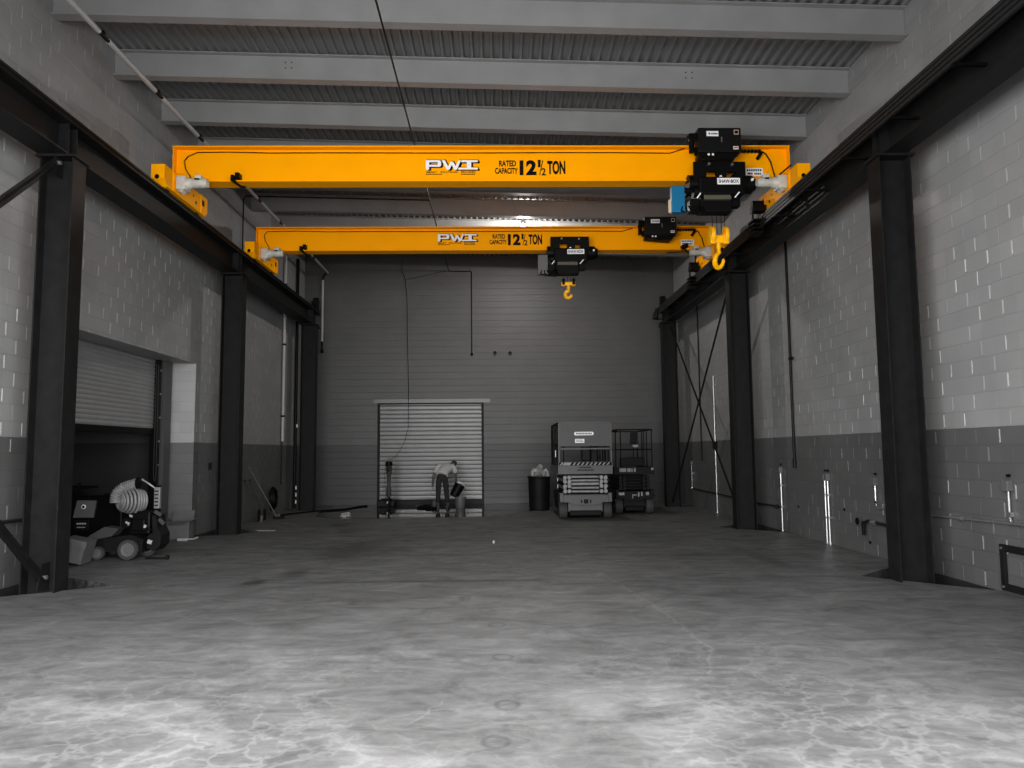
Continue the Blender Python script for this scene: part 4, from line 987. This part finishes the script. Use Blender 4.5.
# guard rails
b = MB()
for x in (lx0, lx1):
    b.box(x - .018, x + .018, yf, yf + .035, 1.34, 2.28)
b.box(lx0, lx1, yf, yf + .035, 1.63, 1.665).box(lx0, lx1, yf, yf + .035, 2.25, 2.285)
b.build('front_rail', 'liftgrey', t)
for x in (lx0, lx1):
    r = MB()
    r.cyl((x, yf + .02, 2.27), (x, ly1, 2.27), .017, n=8).cyl((x, yf + .02, 1.75), (x, ly1, 1.75), .014, n=8)
    for yy in (ly0 + .45, ly0 + .9, ly0 + 1.4, ly0 + 1.9, ly1): r.cyl((x, yy, 1.2), (x, yy, 2.27), .016, n=8)
    r.build('side_rail', 'liftdark', t)
r = MB().cyl((lx0, ly1, 2.27), (lx1, ly1, 2.27), .017, n=8).cyl((lx0, ly1, 1.75), (lx1, ly1, 1.75), .014, n=8).cyl((xc - .3, ly1, 1.2), (xc - .3, ly1, 2.27), .014, n=8).cyl((xc + .25, ly1, 1.2), (xc + .25, ly1, 2.27), .014, n=8)
r.build('rear_rail', 'liftdark', t)
sh = MB().box(lx0 + .02, lx1 - .02, yf - .006, yf, 1.71, 2.27, .002).build('front_sheet', mat('sheet grey', .045, .55, var=.12, vscale=4), t)
pl = MB().prism([(lx0 + .36 + a, c) for a, c in ((0, 1.99), (.02, 1.965), (.44, 1.965), (.46, 1.99), (.46, 2.02), (.44, 2.045), (.02, 2.045), (0, 2.02))], 'y', yf - .010, yf - .006).build('brand_plate', 'white', sh)
b = MB()
for k in range(11): b.box(lx0 + .40 + k * .035, lx0 + .425 + k * .035, yf - .0125, yf - .010, 1.985, 2.025)
b.build('brand_print', 'liftgrey', pl)
pl = MB().box(lx0 + .38, lx0 + .60, yf - .010, yf - .006, 1.79, 1.88).build('notice_label', 'white', sh)
MB().box(lx0 + .40, lx0 + .58, yf - .012, yf - .010, 1.815, 1.83).box(lx0 + .40, lx0 + .56, yf - .012, yf - .010, 1.845, 1.86).build('notice_print', 'liftgrey', pl)
MB().box(lx0 + .55, lx0 + .75, yf + .1, yf + .4, 1.36, 1.7, .02).box(lx0 + .78, lx0 + .95, yf + .3, yf + .6, 1.2, 1.75, .02).build('control_box', 'black', t)
MB().box(lx0 - .03, lx0 - .01, ly0 + .8, ly0 + .83, 1.45, 1.62).build('rail_tag', 'white', t)
for k in range(3): MB().box(lx0 - .03, lx0 - .02, ly0 + .2, ly0 + .25, .72 + k * .16, .80 + k * .16).build('side_marker', 'white', t)

qx0, qx1, qy0, qy1 = 2.96, 3.92, 18.92, 20.9
t, xc = scissor_lift(qx0, qx1, qy0, qy1, 'darker scissor lift with open pipe rails, right of the sheeted one', 'liftdark', 'liftdark', 'black', 2.12, 1.00, 1.18)
yf = qy0 - .057
r = MB()
for x in (qx0 + .02, qx1 - .02):
    r.cyl((x, yf + .02, 2.12), (x, qy1, 2.12), .018, n=8).cyl((x, yf + .02, 1.62), (x, qy1, 1.62), .014, n=8)
    for yy in (qy0, qy0 + .65, qy0 + 1.3, qy1 - .03): r.cyl((x, yy, 1.1), (x, yy, 2.12), .015, n=8)
for yy, zz in ((yf + .02, 2.12), (yf + .02, 1.62), (qy1 - .03, 2.12), (qy1 - .03, 1.62)): r.cyl((qx0 + .02, yy, zz), (qx1 - .02, yy, zz), .016, n=8)
r.cyl((qx0 + .15, qy0, 1.1), (qx0 + .15, qy0, 2.12), .014, n=8).cyl((qx1 - .22, qy0, 1.1), (qx1 - .22, qy0, 2.12), .014, n=8).cyl((qx0 - .22, qy0 + .1, 2.09), (qx0 + .1, qy0 + .1, 2.09), .014, n=8)
r.build('guard_rail', 'black', t)
MB().box(xc - .08, xc + .06, yf - .04, yf + .1, 1.75, 2.05, .02).cyl((xc - .02, yf, 1.2), (xc - .02, yf, 1.8), .012, n=6).build('control_box', 'black', t)
MB().box(xc - .04, xc + .10, yf - .045, yf - .04, 1.68, 1.74).build('control_label', 'liftpale', t)
MB().box(qx0 + .14, qx1 - .25, yf - .01, yf + .2, 1.2, 1.42, .02).build('tool_tray', 'black', t)
b = MB()
for a, c in ((.05, .22), (.25, .33), (.35, .38), (.41, .46)): b.box(qx0 + a + .05, qx0 + c + .05, yf - .006, yf, 1.06, 1.15, .002)
b.build('deck_label', 'liftpale', t)
MB().box(qx1 - .06, qx1 + .0, yf - .006, yf, 1.10, 1.16).build('deck_marker', 'liftpale', t)
b = MB()
for a, c, z0, z1 in ((.02, .16, .48, .55), (.36, .47, .40, .50), (.50, .54, .44, .56), (.58, .62, .46, .56), (.70, .78, .48, .56)): b.box(qx0 + a + .05, qx0 + c + .05, qy0 - .075, qy0 - .062, z0, z1, .004)
b.build('chassis_label', 'liftpale', t)

# ------------------------------------------------------------------ trash drum with filled bag
t = thing('trash_drum', (1.13, 20.6, 0), 'dark round trash drum heaped with crumpled rubbish, left of the scissor lifts', 'trash can')
MB().lathe([(.25, 0), (.275, .03), (.285, .4), (.29, .44), (.29, .48), (.30, .86), (.315, .88), (.315, .92), (.28, .92), (.27, .8)], (1.13, 20.6, 0), 'z', 32).build('drum', 'liftdark', t, True)
b = MB(); rnd = random.Random(3)
for k in range(26):
    a = rnd.uniform(0, 2 * PI); r = rnd.uniform(0, .24); s = rnd.uniform(.06, .11)
    g = bmesh.ops.create_icosphere(b.bm, subdivisions=1, radius=s)
    for v in g['verts']: v.co = Vector((v.co.x * rnd.uniform(.6, 1.3), v.co.y * rnd.uniform(.6, 1.3), v.co.z * rnd.uniform(.6, 1.3))) + Vector((1.13 + r * math.cos(a), 20.6 + r * math.sin(a), .94 + rnd.uniform(0, .24) * (1 - r / .36)))
b.build('rubbish', mat('crumpled rubbish', .22, .6, var=.7, vscale=9), t)['kind'] = 'stuff'

# ------------------------------------------------------------------ person
def skin(name, verts, edges, radii, m, parent, levels=2, root=0):
    """verts are world points; grown with a Skin modifier, then frozen to a mesh"""
    off = wloc(parent)
    me = bpy.data.meshes.new(name); me.from_pydata([Vector(v) - off for v in verts], edges, [])
    o = bpy.data.objects.new(name + '_t', me); COL.objects.link(o)
    sk = o.modifiers.new('s', 'SKIN'); sk.use_smooth_shade = True; sk.branch_smoothing = .3
    for i, r in enumerate(radii):
        d = me.skin_vertices[0].data[i]; d.radius = r if isinstance(r, tuple) else (r, r); d.use_root = (i == root)
    sb = o.modifiers.new('b', 'SUBSURF'); sb.levels = sb.render_levels = levels
    dg = bpy.context.evaluated_depsgraph_get(); dg.update()
    nm = bpy.data.meshes.new_from_object(o.evaluated_get(dg)); bpy.data.objects.remove(o); bpy.data.meshes.remove(me)
    nm.name = name; nm.materials.clear(); nm.materials.append(M[m]); nm.polygons.foreach_set('use_smooth', [True] * len(nm.polygons))
    q = bpy.data.objects.new(name, nm); COL.objects.link(q); q.parent = parent; return q
px_, py_ = -1.60, 21.60
p = thing('person', (px_, py_, 0), 'person in light t-shirt and dark trousers bending over, tipping a dark bucket', 'person')
def W(a, b_, c): return (px_ + a, py_ + b_, c)
J = dict(pel=(0, 0, .90), sp=(.06, .14, 1.03), ch=(.13, .30, 1.15), nk=(.20, .40, 1.20), hb=(.25, .47, 1.22), hd=(.29, .54, 1.235),
         hl=(-.09, -.01, .86), kl=(-.10, -.02, .48), al=(-.11, .0, .09), fl=(-.13, .14, .045),
         hr=(.09, .0, .86), kr=(.13, .03, .48), ar=(.16, .07, .09), fr=(.19, .21, .045),
         sl=(-.14, .26, 1.13), el=(-.25, .22, .90), wl=(-.29, .26, .68),
         sr=(.33, .30, 1.12), er=(.38, .36, .86), wr=(.38, .44, .64))
names = list(J); idx = {n: i for i, n in enumerate(names)}
rad = dict(pel=(.15, .12), sp=(.14, .11), ch=(.16, .12), nk=.06, hb=.055, hd=.06, hl=.085, kl=.058, al=.042, fl=.04, hr=.085, kr=.058, ar=.042, fr=.04,
           sl=.06, el=.05, wl=.034, sr=.06, er=.043, wr=.028)
E_ = [('pel', 'sp'), ('sp', 'ch'), ('ch', 'nk'), ('nk', 'hb'), ('hb', 'hd'), ('pel', 'hl'), ('hl', 'kl'), ('kl', 'al'), ('al', 'fl'), ('pel', 'hr'), ('hr', 'kr'), ('kr', 'ar'), ('ar', 'fr'),
      ('ch', 'sl'), ('sl', 'el'), ('el', 'wl'), ('ch', 'sr'), ('sr', 'er'), ('er', 'wr')]
V_ = [W(*J[n]) for n in names]; R_ = [rad[n] for n in names]; E2 = [(idx[a], idx[b_]) for a, b_ in E_]
# hands: palm and five fingers each
def hand(wr, d, side, curl):
    """wr wrist name; d palm direction; side lateral unit for the finger spread; curl direction"""
    w0 = Vector(J[wr]); d = Vector(d).normalized(); s_ = Vector(side).normalized(); c_ = Vector(curl).normalized()
    palm = w0 + d * .085; V_.append(W(*(w0 + d * .045))); R_.append((.036, .020)); a = len(V_) - 1; E2.append((idx[wr], a))
    V_.append(W(*palm)); R_.append((.038, .018)); pi_ = len(V_) - 1; E2.append((a, pi_))
    for k, ln in enumerate((.072, .082, .076, .06)):
        base = palm + s_ * (-.03 + .02 * k) + d * .012
        q1 = base + (d * .8 + c_ * .3).normalized() * ln * .45; q2 = q1 + (d * .45 + c_ * .9).normalized() * ln * .3; q3 = q2 + (d * .1 + c_).normalized() * ln * .25
        prev = pi_
        for q, rr in ((base, .0095), (q1, .009), (q2, .0085), (q3, .007)):
            V_.append(W(*q)); R_.append(rr); E2.append((prev, len(V_) - 1)); prev = len(V_) - 1
    t1 = w0 + d * .05 - s_ * .042 + c_ * .01; t2 = t1 + (d * .7 - s_ * .5 + c_ * .4).normalized() * .032; t3 = t2 + (d * .8 + c_ * .5).normalized() * .026
    prev = a
    for q, rr in ((t1, .012), (t2, .011), (t3, .009)):
        V_.append(W(*q)); R_.append(rr); E2.append((prev, len(V_) - 1)); prev = len(V_) - 1
hand('wl', (0, .1, -1), (0, -1, 0), (1, 0, -.2))
hand('wr', (.05, .35, -1), (.9, 0, 0), (.0, .8, -.5))
body = skin('body', V_, E2, R_, 'skin', p, 2, 0)
# head with face (turned down and away from the door's side), joined onto the body mesh
hd = MB(); hc = Vector(W(.31, .56, 1.245))
g = bmesh.ops.create_uvsphere(hd.bm, u_segments=24, v_segments=16, radius=1)
for v in g['verts']:
    x, y, z = v.co                      # local: y forward (face), z up
    fx = x * .075 * (1 - .12 * max(0, -z)); fy = y * .095; fz = z * .115
    if z < -.1 and y > 0: fy *= 1 + .08 * y; fx *= .92
    if y > .85 and abs(x) < .25 and -.35 < z < .1: fy += .022      # nose
    if y > .6 and .1 < abs(x) < .55 and .0 < z < .22: fy -= .008      # eye sockets
    if y > .75 and abs(x) < .35 and -.55 < z < -.42: fy -= .004      # mouth line
    v.co = Vector((fx, fy, fz))
for sx in (-1, 1):
    hd.lathe([(.012, -.008), (.03, -.004), (.028, .006), (.01, .004)], (sx * .076, -.005, -.005), 'x', 10)
    hd.sphere((sx * .028, .082, .012), .012, n=6)
rot = Matrix.Rotation(-.35, 4, 'Z') @ Matrix.Rotation(-.95, 4, 'X')
bmesh.ops.transform(hd.bm, matrix=Matrix.Translation(hc) @ rot, verts=hd.bm.verts)
bmesh.ops.translate(hd.bm, vec=-wloc(p), verts=hd.bm.verts)
hd.bm.from_mesh(body.data)
for f in hd.bm.faces: f.smooth = True
hd.bm.to_mesh(body.data); hd.bm.free()
# hair cap on the back and top of the head
hr_ = MB(); g = bmesh.ops.create_uvsphere(hr_.bm, u_segments=24, v_segments=16, radius=1)
dl = []
for v in g['verts']:
    x, y, z = v.co
    if (y > .45 and z < .55) or z < -.55 - .1 * y: dl.append(v)
    v.co = Vector((x * .083, y * .103 - .003, z * .123 + .003))
bmesh.ops.delete(hr_.bm, geom=dl, context='VERTS')
bmesh.ops.transform(hr_.bm, matrix=Matrix.Translation(hc) @ rot, verts=hr_.bm.verts)
hr_.build('hair', 'hair', p, True)
def sub(nmz, ids, edges, radii, m):
    pts = [W(*J[n]) if isinstance(n, str) else W(*n) for n in ids]
    return skin(nmz, pts, edges, radii, m, p, 2, 0)
sub('trousers', [(0, 0, .88), (.02, .045, .975), 'hl', 'kl', (-.11, 0, .13), 'hr', 'kr', (.16, .065, .13), (-.095, -.015, .68), (.11, .02, .68)],
    [(0, 1), (0, 2), (2, 8), (8, 3), (3, 4), (0, 5), (5, 9), (9, 6), (6, 7)], [(.16, .13), (.158, .13), .105, .078, .068, .105, .078, .068, .09, .09], 'pants')
sh_ = MB(); rings = []
loft = [((-.004, -.02, .925), .165, .135), ((0, -.01, .93), .178, .150), ((.025, .07, 1.00), .172, .145), ((.06, .16, 1.065), .178, .140), ((.10, .25, 1.12), .195, .135), ((.135, .32, 1.155), .195, .125), ((.165, .37, 1.178), .150, .105), ((.19, .405, 1.195), .080, .075)]
for i, (c, rw, rh) in enumerate(loft):
    c = Vector(W(*c)); q0 = Vector(W(*loft[max(i - 1, 1 if i > 1 else 0)][0])); q1 = Vector(W(*loft[min(i + 1, len(loft) - 1)][0]))
    d = (q1 - q0).normalized() if i > 1 else (Vector(W(*loft[3][0])) - Vector(W(*loft[1][0]))).normalized()
    ax = Vector((1, -.12, 0)); ax = (ax - d * ax.dot(d)).normalized(); bx = d.cross(ax)
    rings.append([sh_.bm.verts.new(c + ax * rw * math.cos(2 * PI * k / 24) + bx * rh * math.sin(2 * PI * k / 24)) for k in range(24)])
for i in range(len(rings) - 1):
    for k in range(24): sh_.bm.faces.new((rings[i][k], rings[i][(k + 1) % 24], rings[i + 1][(k + 1) % 24], rings[i + 1][k]))
sh_.bm.faces.new(rings[0][::-1]); sh_.bm.faces.new(rings[-1])
for sgn, pts_ in ((-1, [(-.02, .30, 1.15), (-.09, .285, 1.15), (-.14, .265, 1.12), (-.175, .25, 1.06), (-.205, .24, 1.0)]), (1, [(.20, .33, 1.15), (.28, .32, 1.15), (.325, .31, 1.12), (.35, .32, 1.06), (.365, .33, 1.0)])):
    sh_.tube([W(*q) for q in pts_], [.10, .10, .088, .076, .072], 16)
sh_.build('t_shirt', 'shirt', p, 1.2)
for (ax_, ay_), (fx_, fy_) in (((-.11, 0), (-.13, .14)), ((.16, .07), (.19, .21))):
    d = Vector((fx_ - ax_, fy_ - ay_, 0)).normalized(); sd = Vector((-d.y, d.x, 0))
    b = MB(); c0 = Vector(W(ax_, ay_, 0))
    sec = [(-.07, .035, .10), (-.03, .042, .115), (.04, .045, .105), (.11, .048, .07), (.17, .044, .055), (.21, .028, .045)]
    rg = []
    for o_, hw, h in sec:
        c = c0 + d * o_
        rg.append([b.bm.verts.new(c + sd * (hw * a) + Vector((0, 0, h * z_))) for a, z_ in ((-1, 0.02), (1, .02), (1, .4), (.75, .8), (.35, 1), (-.35, 1), (-.75, .8), (-1, .4))])
    for i in range(len(rg) - 1):
        for k in range(8): b.bm.faces.new((rg[i][k], rg[i][(k + 1) % 8], rg[i + 1][(k + 1) % 8], rg[i + 1][k]))
    b.bm.faces.new(rg[0][::-1]); b.bm.faces.new(rg[-1])
    b.build('boot', 'shoe', p, 1.0)
# bucket being tipped, pail on the floor
t = thing('bucket', (-1.20, 21.98, .30), 'black bucket tipped over the grey pail by the bending person', 'bucket')
b = MB().lathe([(.125, -.17), (.13, -.165), (.155, .16), (.168, .165), (.168, .19), (.148, .19), (.118, -.15)], (0, 0, 0), 'z', 28)
mt = Matrix.Translation((-1.20, 21.98, .47)) @ Matrix.Rotation(-.25, 4, 'X') @ Matrix.Rotation(.50, 4, 'Y')
bmesh.ops.transform(b.bm, matrix=mt, verts=b.bm.verts)
b.build('bucket_body', 'black', t, True)
hp = [mt @ Vector((.168 * math.cos(a), .0 + .12 * math.sin(a) * 0, .17 + .10 * math.sin(a))) for a in [PI * i / 10 for i in range(11)]]
MB().tube(hp, .005, 6).build('handle', 'galv', t)
t = thing('pail', (-1.08, 21.75, 0), 'grey pail standing in the puddle under the tipped black bucket', 'pail')
MB().lathe([(.125, 0), (.13, .01), (.15, .22), (.152, .25), (.157, .30), (.157, .31), (.14, .31), (.12, .02)], (-1.08, 21.72, 0), 'z', 28).build('pail_body', 'pail', t, True)
MB().tube([(-1.08 - .155 * math.cos(a), 21.72 - .10 * math.sin(a), .28 - .10 * math.sin(a)) for a in [PI * i / 10 for i in range(11)]], .004, 6).build('handle', 'galv', t)
# upright tool at left of the door
t = thing('upright_tool', (-3.18, 22.0, 0), 'tall dark upright power tool hanging on a cord before the roller door', 'power tool')
ux, uy = -3.17, 22.0
MB().lathe([(.05, .30), (.07, .34), (.07, .62), (.055, .66), (.06, .95), (.085, 1.0), (.085, 1.2), (.05, 1.24)], (ux, uy, 0), 'z', 18).build('tool_body', 'tyre', t, True)
MB().lathe([(.06, 1.20), (.10, 1.22), (.10, 1.32), (.06, 1.34)], (ux, uy, 0), 'z', 14).box(ux - .03, ux + .03, uy - .12, uy - .07, 1.05, 1.25, .01).build('motor_head', 'black', t, True)
MB().cyl((ux, uy, 1.34), (ux, uy, 1.42), .035, n=12).box(ux - .05, ux - .03, uy - .02, uy + .02, 1.42, 1.5).box(ux + .03, ux + .05, uy - .02, uy + .02, 1.42, 1.5).box(ux - .05, ux + .05, uy - .02, uy + .02, 1.41, 1.43).build('top_fitting', 'pail', t)
MB().cyl((ux, uy, .0), (ux, uy, .32), .03, n=10).build('tool_foot', 'black', t)
MB().rbox((ux - .03, uy - .06, .16), (.04, .03, .06), (0, .4, 0), .005).build('bright_tag', 'pvc', t)
MB().tube([(ux - .02, uy + .02, 1.36), (ux - .12, uy + .05, 1.25), (ux - .13, uy + .05, .8), (ux - .08, uy + .03, .4), (ux - .1, uy, .1)], .008, 6).build('tool_cord', 'black', t)
tag(MB().box(-3.55, -3.05, 22.3, 22.6, .006, .20, .02).box(-3.45, -3.15, 22.35, 22.55, .2, .24, .01).build('tool_case', 'black'), 'low black case on the floor behind the upright tool', 'case')
tag(MB().tube([(-2.3, 21.9, .03), (-2.1, 22.1, .05), (-1.95, 21.9, .03), (-2.15, 21.7, .03), (-2.3, 21.6, .03), (-1.9, 21.5, .03), (-1.75, 21.3, .03), (-2.0, 21.15, .03)], .028, 8).build('suction_hose', 'black', smooth=True), 'dark hose looped in the puddle left of the bending person', 'hose')
tag(MB().box(-2.42, -2.02, 22.25, 22.36, 0, .06, .01).build('squeegee_bar', 'tyre'), 'dark squeegee bar lying in the puddle behind the looped hose', 'squeegee')
tag(MB().lathe([(.07, 0), (.08, .02), (.09, .16), (.05, .18)], (-1.86, 22.3, 0), 'z', 14).build('small_can', 'pail', smooth=True), 'small pale can on the wet floor beside the bending person', 'can')

# ------------------------------------------------------------------ camera
cam = bpy.data.cameras.new('camera'); co = bpy.data.objects.new('camera', cam); COL.objects.link(co)
f, yaw, pit, rol = 747.7, .02, .0899, -.0088
cy, sy, cp, sp = math.cos(yaw), math.sin(yaw), math.cos(pit), math.sin(pit)
F = Vector((sy * cp, cy * cp, sp)); R = Vector((cy, -sy, 0)); U = R.cross(F)
R2 = R * math.cos(rol) + U * math.sin(rol); U2 = -R * math.sin(rol) + U * math.cos(rol)
m = Matrix((R2, U2, -F)).transposed().to_4x4(); m.translation = (0, 0, 1.6); co.matrix_world = m
cam.sensor_width = 36; cam.lens = f / 1024 * 36; cam.clip_start = .05; cam.clip_end = 200
S.camera = co
# ------------------------------------------------------------------ daylight: overcast sky through the open front end
wd = bpy.data.worlds.new('World'); S.world = wd; wd.use_nodes = True
nt = wd.node_tree; bg = nt.nodes['Background']
tc = nt.nodes.new('ShaderNodeTexCoord'); sx = nt.nodes.new('ShaderNodeSeparateXYZ'); nt.links.new(tc.outputs['Generated'], sx.inputs[0])
mr = nt.nodes.new('ShaderNodeMapRange'); nt.links.new(sx.outputs['Z'], mr.inputs['Value'])
for k, v in zip(('From Min', 'From Max', 'To Min', 'To Max'), (-.08, .15, 1.15, 1.0)): mr.inputs[k].default_value = v
ml = nt.nodes.new('ShaderNodeMath'); ml.operation = 'MULTIPLY'; nt.links.new(mr.outputs[0], ml.inputs[0]); ml.inputs[1].default_value = 11.3
nt.links.new(ml.outputs[0], bg.inputs['Strength']); bg.inputs['Color'].default_value = (1, 1, 1, 1)
pt = bpy.data.lights.new('daylight_portal', 'AREA'); pt.shape = 'RECTANGLE'; pt.size = 9.1; pt.size_y = 5.4
po = bpy.data.objects.new('daylight_portal', pt); COL.objects.link(po); po.location = (-1.15, YF - .31, 2.7)
po.rotation_euler = (math.radians(90), 0, 0)      # faces +y, into the bay
pt.cycles.is_portal = True
V = S.view_settings; V.view_transform = 'Standard'; V.look = 'None'; V.exposure = 0; V.gamma = 1; V.use_curve_mapping = False
S.cycles.use_denoising = True
S.cycles.max_bounces = 8; S.cycles.diffuse_bounces = 4; S.cycles.sample_clamp_indirect = 6
